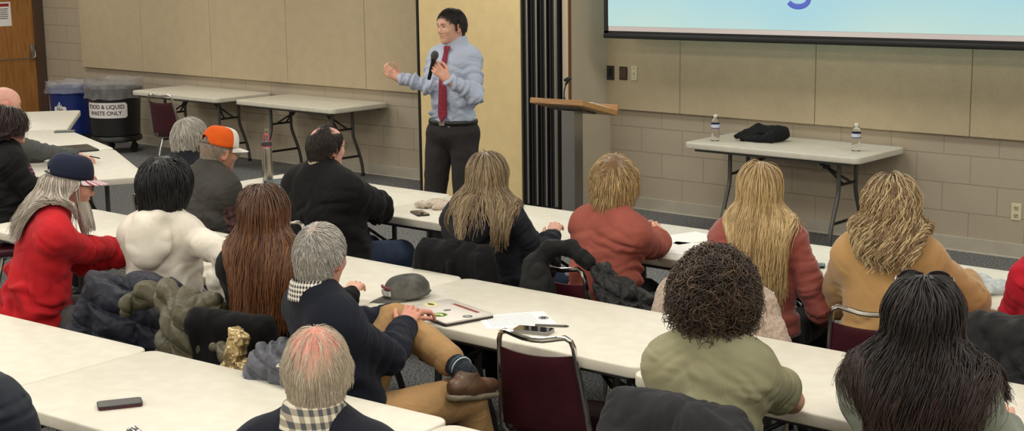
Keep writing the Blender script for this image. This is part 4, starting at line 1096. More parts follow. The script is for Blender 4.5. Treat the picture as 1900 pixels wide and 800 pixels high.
    if glasses:
        g = MB(); H_ = lambda x, y, z: (hc+HR@(V(x, y, z)*hs)).tolist()
        for s_ in (1, -1):
            g.tube([H_(s_*.031+.021*math.cos(t_), .101-.05*abs(.021*math.cos(t_)*s_+.01), .006+.016*math.sin(t_)) for t_ in np.arange(0, 6.28, .35)], .0017, n=6, closed=True)
            g.tube([H_(s_*.052, .098, .012), H_(s_*.070, .08, .014), H_(s_*.083, .02, .014), H_(s_*.082, -.01, .006), H_(s_*.08, -.02, -.008)], .0016, n=6)
        g.tube([H_(-.011, .103, .010), H_(0, .106, .013), H_(.011, .103, .010)], .0016, n=6)
        g.build('glasses', M['specs'], root, smooth=True)
    P_['coll'] = [q for q in hp[:3]]+[dict(q) for q in neckp]+fat(torso, infl+.004)+fat(trap, .012)+[dict(q) for q in sl]+[dict(q) for q in P_.get('hoodp', []) if q['op'] == '+']
    P_['hp'] = hp; P_['neckp'] = neckp
    return P_

# ------------------------------------------------------------------ hair
HC0, HRR = V(0, -.010, .026), V(.079, .100, .093)
def hairline(y, fore=.5, nape=-.75):
    return np.interp(y, [-1, -.45, -.15, .1, .3, .5, .75, 1], [nape, nape+.02, -.45, -.32, -.05, .25, fore, fore])
def scalp_pts(n, mask):
    out = []
    while sum(len(o) for o in out) < n:
        d = RNG.normal(size=(n*2, 3)); d /= np.sqrt((d*d).sum(1))[:, None]; out.append(d[mask(d)])
    return np.concatenate(out)[:n]
def locks(name, P, roots, dirs, length, steps, flow, off, r0, r1, cols, mat=None, coll=None, flat=.45, curl=None, par=None, pin=True, cw=1., stick=.0, zstick=-1., keepcb=None, headf=None):
    """grow locks as flattened tapering tubes that lie on the body; roots/dirs in person frame"""
    N = len(roots); p = roots.copy(); d = dirs/np.sqrt((dirs*dirs).sum(1))[:, None]; path = [p.copy()]; st = (length/steps)
    coll = P['coll'] if coll is None else coll; Nm = []
    d0, g = sgrad(coll, p); Nm.append(g)
    for i in range(steps):
        d = flow(p, d, (i+1)/steps, g); d = d/np.maximum(1e-9, np.sqrt((d*d).sum(1)))[:, None]
        p = p+d*st[:, None]; d0, g = sgrad(coll, p)
        o = off*min(1, (i+1.5)/4) if np.ndim(off) == 0 else off*min(1, (i+1.5)/4)
        push = np.maximum(0, o-d0); p = p+g*push[:, None]
        if stick: p = p-g*(np.clip(d0-o*1.1, 0, .08)*stick*(p[:, 2] > zstick))[:, None]
        path.append(p.copy()); Nm.append(g)
    X = np.stack(path, 1); G = np.stack(Nm, 1)
    if stick:
        Xh = X.reshape(-1, 3); dd_ = sdf(coll, Xh).reshape(X.shape[:2]); bad = ((dd_ > (off if np.ndim(off) == 0 else off[:, None])+.022) & (X[..., 2] > zstick)).any(1)
        if headf is not None: bad |= headf(X)
        keep = ~bad; X = X[keep]; G = G[keep]; N = len(X)
        if not callable(cols): cols = cols[keep]
        if curl is not None and keepcb is not None: keepcb(keep)
    X = X; G = G           # N,S,3
    if curl is not None: X = curl(X, G)
    Tn = np.gradient(X, axis=1); Tn /= np.maximum(1e-9, np.sqrt((Tn*Tn).sum(2)))[..., None]
    S_ = np.cross(Tn, G); S_ /= np.maximum(1e-6, np.sqrt((S_*S_).sum(2)))[..., None]; B_ = np.cross(S_, Tn)
    K = X.shape[1]; tt = np.linspace(0, 1, K); rad = (r0+(r1-r0)*tt**1.6)[None, :]*np.ones((N, 1))
    if np.ndim(cw): rad = rad*cw[:, None]
    ring = [S_*rad[..., None], B_*rad[..., None]*flat, -S_*rad[..., None], -B_*rad[..., None]*flat]
    Vt = np.stack([X+r_ for r_ in ring], 2)              # N,K,4,3
    v = Vt.reshape(-1, 3); idx = np.arange(N*K*4).reshape(N, K, 4)
    f = np.concatenate([np.stack([idx[:, :-1, a], idx[:, :-1, (a+1) % 4], idx[:, 1:, (a+1) % 4], idx[:, 1:, a]], -1).reshape(-1, 4) for a in range(4)])
    cc = cols(X, tt) if callable(cols) else cols
    c = np.repeat(cc[:, :, None, :], 4, 2).reshape(-1, 3)
    return v, f, c
def hair_obj(P, name, parts, mat=None):
    vs, fs, cs = [], [], []; n = 0
    for v, f, c in parts: vs.append(v); fs.append(f+n); cs.append(c); n += len(v)
    return link(name, qmesh(name, np.concatenate(vs), np.concatenate(fs), np.concatenate(cs)), mat or M['hair'], P['root'])
def pal(cols, N, K, X=None, streak=1., root=None, rootlen=.25, tip=None):
    """colour per lock drawn between the given tones"""
    cs = np.array([lin(c) for c in cols]); t = RNG.random(N)*(len(cs)-1); i = np.floor(t).astype(int).clip(0, len(cs)-2) if len(cs) > 1 else np.zeros(N, int)
    f = (t-i)[:, None]; c = cs[i]*(1-f)+cs[np.minimum(i+1, len(cs)-1)]*f; c = np.repeat(c[:, None, :], K, 1)
    tt = np.linspace(0, 1, K)[None, :, None]
    if root is not None:
        a = np.clip(1-tt/rootlen, 0, 1)*.9; c = c*(1-a)+np.array(lin(root))*a
    if tip is not None:
        a = np.clip((tt-.5)/.5, 0, 1)*.6; c = c*(1-a)+np.array(lin(tip))*a
    return c*(1+.12*(RNG.random((N, 1, 1))-.5))
def cap_shell(P, thick, mask_fn, color, vox=.006, grow=1., extra=None, name=None, noise=.004):
    """inner hair volume: inflated skull limited to the hair region"""
    hs = P['hs']; HR, hc = P['HR'], P['hc']
    pr = xf([el(HC0, HRR*grow+thick, k=.02)]+(extra or []), HR, hc, hs)
    v, f = nets(pr, vox, cut=lambda p: mask_fn((p-hc)@HR/hs)); v = relax(v, f, 1)
    n = vnormals(v, f); v = v+n*((fbm(v*60)-.5)*noise)[:, None]
    return v, f, np.tile(np.array(lin(color)), (len(v), 1))
def hl_mask(fore=.5, nape=-.75, soft=0):
    def m(q):
        d = (q-HC0)/HRR; r = np.sqrt((d*d).sum(1)); d = d/np.maximum(r, 1e-6)[:, None]
        return (hairline(d[:, 1], fore, nape)-d[:, 2])*.09
    return m
def to_person(P, d, lift=0.): return P['hc']+((HC0+d*(HRR+lift))*P['hs'])@P['HR'].T
def nape_patch(P, cols, n, zlow, length, r):
    HR, hs, hc = P['HR'], P['hs'], P['hc']; th = (RNG.random(n)-.5)*2*1.15; z = -.035+(zlow+.035)*RNG.random(n)
    X = np.stack([.13*np.sin(th), -.02-.13*np.cos(th), z], 1); p = hc+(X*hs)@HR.T; cl = P['hp'][:3]+P['neckp']
    inw = -(np.stack([np.sin(th), -np.cos(th), 0*th], 1))@HR.T
    for _ in range(12): p = p+inw*(np.maximum(0, sdf(cl, p)-.001))[:, None]*.9
    k = np.abs(sdf(cl, p)) < .004; p = p[k]; inw = inw[k]; m = len(p)
    dn = np.array([0, 0, -1.])
    return locks('nape', P, p, -inw*.35+dn+RNG.normal(size=(m, 3))*.12, length*(.5+.5*RNG.random(m)), 4, lambda p_, dd, t, g: dd*.6+dn*.4-g*.15, .004, r, r*.35, pal(cols, m, 5), coll=cl, flat=.5)
def short_hair(P, cols, n=3500, length=.035, r=.0016, fore=.5, nape=-.75, crown=(0, -.35, .9), density=None, thick=.004, lift=.35, shell=None, off=.006, part=None, steps=5, fwd=0., rnd=.25, name='hair', lenfn=None, shellfore=None, grav=.15, napez=None):
    HR = P['HR']; crown = nrm(crown)
    def mask(d):
        m = d[:, 2] > hairline(d[:, 1], fore, nape)
        if density is not None: m &= RNG.random(len(d)) < density(d)
        return m
    d = scalp_pts(n, mask); R0 = to_person(P, d, 0.)
    def tang(dl):
        t = dl-crown; t = t-dl*((t*dl).sum(1))[:, None]; 
        if part is not None: t = np.where((dl[:, 2] > .55)[:, None], np.array([part, fwd if fwd else .6, 0])[None]-dl*((np.array([part, fwd if fwd else .6, 0])*dl).sum(1))[:, None], t)
        elif fwd: t = np.where((dl[:, 1] > -.2)[:, None], t+np.array([0, fwd, 0]), t)
        return t/np.maximum(1e-6, np.sqrt((t*t).sum(1)))[:, None]
    t0 = tang(d); dirs = (t0+d*lift+RNG.normal(size=d.shape)*rnd*.5)@HR.T
    jit = RNG.normal(size=d.shape)*rnd
    def flow(p, dd, t, g):
        q = ((p-P['hc'])@HR)/P['hs']; dl = (q-HC0)/HRR; dl /= np.sqrt((dl*dl).sum(1))[:, None]
        return dd*.5+(tang(dl)+jit*.5)@HR.T*.5-g*.12+np.array([0, 0, -grav])
    L = length*(.6+.8*RNG.random(len(d)))
    if lenfn is not None: L = L*lenfn(d)
    K = steps+1; cc = pal(cols, len(d), K)
    parts = [locks(name, P, R0, dirs, L, steps, flow, off*(.4+RNG.random(len(d))), r, r*.35, cc, coll=xf([el(HC0, HRR, k=.01)], HR, P['hc'], P['hs'])+P['hp'][-6:]+P['neckp'], flat=.5, stick=.5 if off < .012 else .2)]
    if napez: parts.append(nape_patch(P, cols, int(n*.28), napez, length*.7, r))
    if shell is not None: parts.append(cap_shell(P, thick, hl_mask(fore if shellfore is None else shellfore, nape), shell, vox=.005))
    return hair_obj(P, name, parts)
def long_hair(P, cols, n=1600, length=.42, r=.0035, part=0., fore=.42, vol=.014, wave=0., wl=.09, root=None, rootlen=.25, tip=None, shell=(90, 70, 50), back=.5, steps=26, off=.010, lenvar=.25, stiff=.6, spread=1., lenfn=None, clump=0, gw=.085, ztop=1.1, over=.25, flare=.0):
    HR, hs, hc = P['HR'], P['hs'], P['hc']
    d = scalp_pts(n, lambda d: (d[:, 2] > hairline(d[:, 1], fore, -.65)) & (d[:, 2] < ztop))
    R0 = to_person(P, d, .0)
    wf = np.clip((d[:, 1]+.45)/.6, 0, 1)*np.clip((d[:, 2]-.2)/.4, 0, 1)          # front and top: combed away from the parting
    sx = np.tanh((d[:, 0]-part)*9)
    t0 = np.stack([sx*.9*wf*spread+d[:, 0]*.3*(1-wf), -.35*wf-.5*(d[:, 2] > .5)*(1-wf), -.2*wf-.8*(1-wf)], 1)
    t0 = t0-d*((t0*d).sum(1))[:, None]; t0 /= np.maximum(1e-6, np.sqrt((t0*t0).sum(1)))[:, None]
    dirs = (t0+d*.18+RNG.normal(size=d.shape)*.05)@HR.T
    o = (off+vol*RNG.random(n)**2)
    cl = (np.stack([fbm(R0*22), fbm(R0*22+7), fbm(R0*22+13)], 1)-.5)*.5
    jit = RNG.normal(size=(n, 3))*.05+cl
    xr = d[:, 0]+0.; front = (d[:, 1] > .15) & (RNG.random(n) < over)
    def flow(p, dd, t, g):
        q = ((p-hc)@HR)/hs; below = np.clip((.0-q[:, 2])/.05, 0, 1)
        dn = np.array([0, 0, -1.])[None]-g*(g@np.array([0, 0, -1.]))[:, None]*.9
        lim = gw+flare*t; ex = q[:, 0]/lim
        lat = -np.sign(ex)*np.clip(np.abs(ex)-.72, 0, 1.2)*1.6*below
        bk = np.where(front, 0., -1.5*np.clip((q[:, 1]+.03)/.05, 0, 1)*np.clip((.05-q[:, 2])/.05, 0, 1)*(np.abs(q[:, 0]) > .03))
        hd = np.stack([lat, bk, 0*bk], 1)@HR.T
        tgt = dn*1.1+hd+jit*(.4+.6*t)
        return dd*stiff+tgt*(1-stiff)*1.3
    L = length*(1-lenvar*RNG.random(n)**1.5)
    if lenfn is not None: L = L*lenfn(d)
    KL = [None]
    def hdf(X):
        q = ((X.reshape(-1, 3)-hc)@HR)/hs-HC0; r_ = np.sqrt(((q/HRR)**2).sum(1)); return ((r_ > 1.36+vol*4) & (q[:, 2] > .03)).reshape(X.shape[:2]).any(1)
    def kcb(k_): KL[0] = k_
    def curlf(X, G):
        if not wave: return X
        L_ = L if KL[0] is None else L[KL[0]]
        N, K, _ = X.shape; s_ = np.linspace(0, 1, K)[None, :]*L_[:, None]
        ph = (fbm(X[:, 0]*14)*14)[:, None] if clump else RNG.random((N, 1))*6.28
        a = np.clip((s_-.06)/.10, 0, 1)*wave; Tn = np.gradient(X, axis=1); Tn /= np.maximum(1e-9, np.sqrt((Tn*Tn).sum(2)))[..., None]
        S_ = np.cross(Tn, G); S_ /= np.maximum(1e-6, np.sqrt((S_*S_).sum(2)))[..., None]
        return X+S_*(a*np.sin(s_/wl*6.28+ph))[..., None]+G*(a*.7*(1+np.cos(s_/wl*6.28+ph)))[..., None]
    K = steps+1; cc = pal(cols, n, K, root=root, rootlen=rootlen, tip=tip)
    parts = [locks('hair', P, R0, dirs, L, steps, flow, o, r, r*.4, cc, curl=curlf, flat=.4, stick=.95, zstick=hc[2]-.05, keepcb=kcb, headf=hdf)]
    parts.append(cap_shell(P, .010, hl_mask(fore, -.65), shell, vox=.006) if ztop > 1 else cap_shell(P, .003, hl_mask(fore, -.65), shell, vox=.006))
    return hair_obj(P, 'hair', parts)
def curly_hair(P, cols, n=2600, length=.16, r=.0021, R=.010, fore=.35, shell=(38, 26, 20), vol=.03):
    HR, hs, hc = P['HR'], P['hs'], P['hc']
    d = scalp_pts(n, lambda d: d[:, 2] > hairline(d[:, 1], fore, -.8)); lay = RNG.random(n)
    steps = 26; K = steps+1; ph = RNG.random(n)*6.28; tw = (2.2+1.6*RNG.random(n))*np.sign(RNG.random(n)-.5)
    t = np.linspace(0, 1, K)[None, :]
    outl = (.030+vol*lay)[:, None]*np.clip(t*2.2, 0, 1)+.004
    dd = np.repeat(d[:, None, :], K, 1).copy()
    tang = RNG.normal(size=(n, 3)); tang -= d*((tang*d).sum(1))[:, None]; tang /= np.sqrt((tang*tang).sum(1))[:, None]
    ln = length*(.6+.6*RNG.random(n))[:, None]
    drift = np.clip(t-.25, 0, 1)*ln
    base = HC0+dd*HRR+dd*outl[..., None]+tang[:, None, :]*(drift*.45)[..., None]+np.array([0, 0, -1.])*(drift*.5)[..., None]
    u = tang[:, None, :]; w_ = np.cross(d, tang)[:, None, :]; an = ph[:, None]+t*6.28*tw[:, None]; Rr = R*(.6+.8*RNG.random(n))[:, None]*np.clip(t*3, 0, 1)
    X = base+u*(Rr*np.cos(an))[..., None]+w_*(Rr*np.sin(an))[..., None]+dd*(Rr*.5*np.sin(an+1))[..., None]
    X = hc+(X*hs)@HR.T; G = dd@HR.T
    Tn = np.gradient(X, axis=1); Tn /= np.maximum(1e-9, np.sqrt((Tn*Tn).sum(2)))[..., None]
    S_ = np.cross(Tn, G); S_ /= np.maximum(1e-6, np.sqrt((S_*S_).sum(2)))[..., None]; B_ = np.cross(S_, Tn)
    rad = (r*(1-.55*np.linspace(0, 1, K)**2))[None, :, None]
    Vt = np.stack([X+S_*rad, X+B_*rad*.6, X-S_*rad, X-B_*rad*.6], 2); v = Vt.reshape(-1, 3); idx = np.arange(n*K*4).reshape(n, K, 4)
    f = np.concatenate([np.stack([idx[:, :-1, a], idx[:, :-1, (a+1) % 4], idx[:, 1:, (a+1) % 4], idx[:, 1:, a]], -1).reshape(-1, 4) for a in range(4)])
    cc = pal(cols, n, K); c = np.repeat(cc[:, :, None, :], 4, 2).reshape(-1, 3)
    sh = cap_shell(P, .022, hl_mask(fore, -.8), shell, vox=.006, noise=.02)
    return hair_obj(P, 'hair', [(v, f, c), sh])
def cap_hat(P, crown, brim, yaw=0, pitch=8, z=.035, name='baseball_cap', back=None, front=None, brim_under=None, size=1., parent=None, hole=True, h=.105):
    """baseball cap: crown, brim, button, back strap"""
    HR = P['HR']@np.array(Matrix.Rotation(yaw*D2R, 3, 'Z') @ Matrix.Rotation(-pitch*D2R, 3, 'X')); hc, hs = P['hc'], P['hs']
    C = hc+P['HR']@(V(0, -.010, z)*hs)
    X = lambda p: (C+HR@(np.asarray(p)*hs*size)).tolist()
    bm = bmesh.new(); n, m = 48, 14; rows = []
    for i in range(m+1):
        t = i/m*math.pi/2; row = []
        for k in range(n):
            a = k/n*2*math.pi; x, y = math.cos(a), math.sin(a); rr = math.cos(t)**.55 if t < 1.55 else 0; ff = 1+.05*max(0, y)*math.sin(t*2)
            seam = 1-.012*abs(math.cos(3*a))**18*0
            zz = h*math.sin(t)**.9*ff
            if hole and i <= 4 and abs(a-1.5*math.pi) < .55 and zz < .042*math.sqrt(max(0, 1-((a-1.5*math.pi)/.55)**2)): zz = max(zz, .042*math.sqrt(max(0, 1-((a-1.5*math.pi)/.55)**2)))
            row.append(bm.verts.new(X((.0865*x*rr, .108*y*rr, zz))))
        rows.append(row)
    for i in range(m):
        for k in range(n):
            f = bm.faces.new((rows[i][k], rows[i][(k+1) % n], rows[i+1][(k+1) % n], rows[i+1][k]))
            a = (k+.5)/n*2*math.pi
            if front is not None and math.sin(a) > .35: f.material_index = 1
    mb = MB(); mb.bm.free(); mb.bm = bm; par = parent or P['root']
    cr = mb.build(name, [crown, front] if front is not None else crown, par, smooth=True, sharp=80)
    sm = cr.modifiers.new('s', 'SOLIDIFY'); sm.thickness = .003; sm.offset = 1
    # brim
    bm = bmesh.new(); rows = []; nr, nc = 8, 20
    for i in range(nr+1):
        row = []
        for j in range(nc+1):
            a = (25+130*j/nc)*D2R; u = j/nc*2-1
            r1x, r1y = .0865, .108; ext = .075*(1-abs(u)**2.6)
            x = r1x*math.cos(a); y = r1y*math.sin(a)+ext*i/nr
            row.append(bm.verts.new(X((x*(1+.05*i/nr), y, .004-.020*u*u*(i/nr)-.008*i/nr))))
        rows.append(row)
    for i in range(nr):
        for j in range(nc): bm.faces.new((rows[i][j], rows[i][j+1], rows[i+1][j+1], rows[i+1][j]))
    mb = MB(); mb.bm.free(); mb.bm = bm; b = mb.build('brim', [brim, brim_under or brim], cr, smooth=True, sharp=80)
    sm = b.modifiers.new('s', 'SOLIDIFY'); sm.thickness = .003; sm.offset = 0
    if brim_under is not None: sm.material_offset = 1; sm.use_flip_normals = False
    bt_ = MB(); bt_.lathe([(.007, 0), (.006, .004), (0, .006)], n=12, M=Matrix.Translation(X((0, 0, h+.001))) @ Matrix(HR.tolist()).to_4x4()); bt_.build('button', crown, cr, smooth=True)
    if hole:
        s_ = MB(); s_.tube([X((.0875*math.cos(a), .109*math.sin(a), .006)) for a in np.linspace(1.5*math.pi-.6, 1.5*math.pi+.6, 12)], .006*hs, n=6, flat=(1, .4)); s_.build('strap', back or crown, cr, smooth=True)
    return cr, X
W3 = lambda x, y, z: at(x, y, z)
C_ = cloth
jeans = C_('dark_denim', (44, 56, 78), .6, 10); blackt = C_('black_trousers', (26, 26, 28), .5, 9); greyj = C_('grey_denim', (92, 92, 92), .7, 9, vscale=4)
people = {}
def seat(P, label, dy=.03, dx=0.):
    o = P['org']; R = P['Rw']; q = o+R@V(dx, dy, 0); return place_chair(q[0], q[1], math.atan2(R[1, 0], R[0, 0]), label)

# --- the speaker
shirtm = C_('pale_blue_shirting', (176, 186, 206), .45, 9, weave=.05, rough=.6, sheen=.05, var=.03)
def spk_extra(P):
    return []
sp_ = person('person in a pale blue shirt and red tie standing and speaking into a microphone', hpx=(838, 5), htop=1.815, stand=True, yaw=190, lean=-2, hyaw=-18, hpitch=4, s=1.0, hs=.95, w=.95, skin='light', shirt=shirtm,
    trousers=C_('charcoal_trousers', (46, 42, 42), .5, 8), wr=.0085, wrfreq=15, scalp=(34, 28, 26), hvox=.0035, legs=dict(r=dict(k=V(.12, .05, .50), a=V(.15, .0, .09)), l=dict(k=V(-.11, .03, .50), a=V(-.13, -.03, .09))),
    arms=dict(r=dict(w=aty(743, 146, 7.02), ew=aty(795, 160, 7.14), curl=.72, dw=aty(718, 131, 6.97)-aty(743, 146, 7.02), nw=V(.25, -.85, -.1), thw=V(-.2, 0, 1), tc=-.9, vox=.0032, thick=.88),
              l=dict(w=aty(829, 146, 6.99), pw=aty(905, 215, 7.25), curl=1.05, dw=aty(801, 119, 6.92)-aty(829, 146, 6.99), nw=V(.5, -.85, .1), thw=V(.1, -.1, 1), tc=.9, vox=.0032, thick=.88)),
    collar=(shirtm, 1.15), neckr=.053, hem=.90)
short_hair(sp_, [(40, 34, 32), (58, 48, 44), (30, 26, 25)], n=7000, length=.034, r=.0015, fore=.72, nape=-.62, thick=.003, shell=(34, 29, 27), lift=.7, off=.010, grav=.0, shellfore=.76, lenfn=lambda d: np.where(d[:, 2] > .35, 1., .45), napez=-.06)
R_ = sp_
# tie
def tie():
    nk = R_['neck0']; T = R_['T']; bm = bmesh.new(); rows = []
    prof = [(.0, .020, .03), (.012, .027, .022), (.03, .017, .0), (.10, .022, -.06), (.22, .029, -.16), (.33, .034, -.27), (.40, .036, -.34), (.425, .022, -.365), (.44, .002, -.385)]
    pts = []
    for t, w, dz in prof:
        z0 = .455+dz*1.02; p = T(0, .10, z0); pts.append((p, w))
    for p, w in pts:
        # push onto the front of the shirt
        P1 = np.array([p]); 
        for _ in range(6):
            d0, g = sgrad(R_['coll'][3:], P1); P1 = P1+np.array([[0, 1, 0]])*(.012-d0)[:, None]*.9
        p = P1[0]; rows.append([bm.verts.new((p+V(w*u, -.004*abs(u)+.0, 0)+V(0, dz_, 0)).tolist()) for u, dz_ in ((-1, -.004), (-.5, .002), (0, .004), (.5, .002), (1, -.004))]+[bm.verts.new((p+V(w*u, -.010, 0)).tolist()) for u in (1, -1)])
    for i in range(len(rows)-1):
        n_ = len(rows[i])
        for k in range(n_): bm.faces.new((rows[i][k], rows[i][(k+1) % n_], rows[i+1][(k+1) % n_], rows[i+1][k]))
    mb = MB(); mb.bm.free(); mb.bm = bm
    mb.build('tie', C_('wine_tie', (136, 38, 58), .1, 9, c2=(168, 66, 84), vscale=160, var=.2), R_['root'], smooth=True)
tie()
bz = R_['P0']+V(0, 0, .07); bb = MB()
bb.tube([(bz[0]+.172*math.cos(t), bz[1]+.128*math.sin(t), bz[2]) for t in np.arange(0, 6.28, .2)], .018, n=8, closed=True, flat=(.35, 1)); bb.build('belt', simple('black_leather', (20, 18, 18), .35), R_['root'], smooth=True)
MB().box((bz[0], bz[1]+.137, bz[2]), (.045, .008, .032), bev=.003).build('belt_buckle', M['chrome'], R_['root'])
# hand microphone held in the left hand
hl = R_['A']['l']; org_, Rw_ = R_['org'], R_['Rw']
m0 = aty(808, 97, 6.90); m1 = aty(796, 146, 6.98)
mo = empty('hand_microphone', m0, label='black handheld microphone held up to the speaker\'s mouth', cat='microphone')
ax = nrm(m1-m0); L_ = float(np.linalg.norm(m1-m0)); Q = Vector(ax.tolist()).to_track_quat('Z', 'Y').to_matrix().to_4x4()
MB().lathe([(.019, .045), (.0205, .052), (.0165, .075), (.0135, .10), (.012, L_), (0, L_+.002)], n=20, M=Q).build('handle', M['black'], mo, smooth=True)
MB().lathe([(0, -.004), (.014, -.001), (.022, .010), (.0255, .025), (.025, .038), (.021, .047), (0, .047)], n=20, M=Q).build('grille', simple('mic_grille', (92, 94, 94), .4, .8, bump=.8, bscale=500), mo, smooth=True)

# --- left group
p = person('person with a shaved head in a grey sweater writing at the angled tables', hpx=(4, 155), htop=1.31, yaw=-24, lean=14, hyaw=0, hpitch=14, w=1.1, skin='pink', shirt=C_('grey_knit', (86, 88, 86), .5, 9), trousers=blackt, hvox=.005,
    arms=dict(r=dict(w=W3(152, 291, .775), pole=V(.8, -.2, -.6), curl=.42, dw=V(.9, .3, -.1), nw=V(0, 0, 1), len=1.12), l=dict(t=V(-.14, .42, .80))), scalp=(120, 90, 70))
seat(p, 'maroon chair of the person with the shaved head')
pe = stick('pen', W3(176, 290, .80)+V(-.03, -.02, .0), W3(186, 294, .765), .0045, M['black'], 'black pen held in the writing hand on the angled table', 'pen')
p = person('person with dark wavy hair, black top and purple scarf at the left edge', hpx=(11, 198), htop=1.27, yaw=-22, lean=4, hyaw=-2, hpitch=2, w=1.12, skin='pink', shirt=C_('black_knit', (12, 12, 13), .5, 8), trousers=blackt, puff=.01,
    scalp=(50, 38, 34), hvox=.005)
long_hair(p, [(38, 28, 28), (62, 44, 40), (28, 22, 24)], n=2800, length=.26, r=.0024, over=0., wave=.010, wl=.09, vol=.03, shell=(34, 26, 26), fore=.6, steps=20, off=.016, clump=1)
sc_ = MB()
for i, (dx_, dz_) in enumerate(((-.0, 0), (.018, -.012), (-.016, .006))):
    T = p['T']; pts = [T(-.085+dx_, .03, .475+dz_), T(-.03, -.09, .50+dz_), T(.05, -.085, .50+dz_), T(.095+dx_, .0, .475+dz_), T(.10+dx_, .075, .42), T(.075+dx_, .125, .33), T(.055+dx_, .14, .22), T(.045+dx_, .16, .10)]
    sc_.tube([q.tolist() for q in pts], [.018, .02, .02, .022, .022, .02, .02, .018], n=8)
sc_.build('scarf', plaid('purple_scarf', (104, 48, 88), (52, 24, 48), (168, 120, 152), 40), p['root'], smooth=True)
seat(p, 'maroon chair of the person with the purple scarf')

# --- bearded man in red
redm = C_('red_sweatshirt_fleece', (182, 28, 36), .5, 6, rough=.9, stretch=(1, 1, .7))
p = person('person with long grey hair and beard in a red sweatshirt and navy cap', hpx=(122, 283), htop=1.31, yaw=-24, lean=24, slump=.10, hyaw=-2, hpitch=12, hem=.43, w=1.42, belly=.05, skin='red', shirt=redm, trousers=greyj, wr=.008, wrfreq=9,
    arms=dict(r=dict(w=W3(232, 462, .80), pole=V(.7, -.4, -.6), sleeve=1., curl=.5, thick=1.12), l=dict(t=V(-.10, .50, .80), thick=1.1)), scalp=(150, 140, 130), glasses=True, hvox=.004)
greyp = [(190, 180, 166), (150, 138, 124), (210, 202, 190), (120, 108, 96)]
long_hair(p, greyp, n=2800, length=.30, r=.0023, wave=.008, wl=.13, vol=.018, shell=(150, 140, 128), fore=.5, steps=22, clump=1, part=0, lenvar=.35, ztop=.18, gw=.10, over=.1)
def beard(P, cols, n=900, length=.13, r=.0022):
    HR, hs, hc = P['HR'], P['hs'], P['hc']; D = scalp_pts(n, lambda d: (d[:, 1] > .15) & (d[:, 2] < -.42) & (d[:, 2] > -.98))
    R0 = hc+((V(0, .026, -.022)+D*V(.060, .062, .078))*hs)@HR.T
    fl = lambda p_, dd, t, g: dd*.6+np.array([0, 0, -.5])+(HR@V(0, .12, 0))[None]
    cc = pal(cols, n, 11); return hair_obj(P, 'beard', [locks('beard', P, R0, (D*.5+V(0, 0, -.8))@HR.T, length*(.5+.6*RNG.random(n)), 10, fl, .01, r, r*.35, cc, coll=P['hp'][:4])])
beard(p, [(206, 198, 186), (170, 160, 148), (226, 220, 210)])
navy = C_('navy_twill', (22, 28, 48), .15, 20)
flag = NB('printed_peak'); v = coords(flag, (1, 1, 1)); wv = flag.n('ShaderNodeTexWave', Scale=28.); flag.l(v, wv.inputs['Vector']); rr = flag.n('ShaderNodeValToRGB'); rr.color_ramp.interpolation = 'CONSTANT'; rr.color_ramp.elements[0].color = rgba((206, 200, 205)); rr.color_ramp.elements[1].position = .5; rr.color_ramp.elements[1].color = rgba((150, 60, 70)); flag.l(wv.outputs['Fac'], rr.inputs[0]); flag.l(rr.outputs[0], flag.b.inputs['Base Color'])
cap_hat(p, navy, flag.m, pitch=2, z=.040, brim_under=None, name='baseball_cap')
seat(p, 'maroon chair of the person in the red sweatshirt', dx=-.04)

# --- white hoodie
hood = C_('cream_sweatshirt_fleece', (212, 205, 192), .4, 7, rough=.9)
p = person('person with short black hair in a cream hooded sweatshirt', hpx=(303, 289), htop=1.315, yaw=24, lean=8, hyaw=-24, hpitch=4, w=1.04, skin='light', shirt=hood, trousers=blackt, hood=True, puff=.006, wr=.0065, wrfreq=9, shoulder=.92,
    arms=dict(r=dict(w=W3(398, 572, .70), pole=V(.9, -.5, -.3), sleeve=1.0, curl=.3), l=dict(t=V(-.04, .34, .80), pole=V(-.15, -.3, -1))), scalp=(20, 20, 22))
def bowl(P, cols, n=4600, length=.15, r=.0022, shell=(14, 14, 16), thick=.02, nape=-.62):
    return short_hair(P, cols, n=n, length=length, r=r, fore=.28, nape=nape, crown=(0, -.15, 1), thick=thick, shell=shell, lift=.25, off=.026, steps=11, rnd=.10, grav=.55, shellfore=.3)
bowl(p, [(16, 16, 18), (28, 28, 30), (10, 10, 12)])
hoodie = p
seat(p, 'maroon chair of the person in the cream hooded sweatshirt under two coats')

# --- grey-haired person behind the orange cap
p = person('grey-haired person in a navy jacket behind the orange cap', arms=dict(r=dict(t=V(.08, .26, .66)), l=dict(t=V(-.08, .26, .66))), hpx=(350, 226), htop=1.21, yaw=-2, lean=6, hyaw=0, hpitch=4, w=1.05, skin='pink', shirt=C_('navy_jacket_cloth', (24, 27, 36), .5, 9), trousers=blackt, puff=.008, scalp=(150, 145, 138), neckr=.06, collar=(C_('navy_stand_collar', (24, 27, 36), .3, 9), 1.5))
short_hair(p, [(196, 190, 178), (150, 144, 132), (216, 212, 202), (116, 108, 98)], napez=-.10, n=5000, length=.06, r=.0018, fore=.42, nape=-.72, thick=.010, shell=(130, 124, 114), lift=.35, off=.012, steps=7, rnd=.3)
seat(p, 'maroon chair of the grey-haired person in the navy jacket')
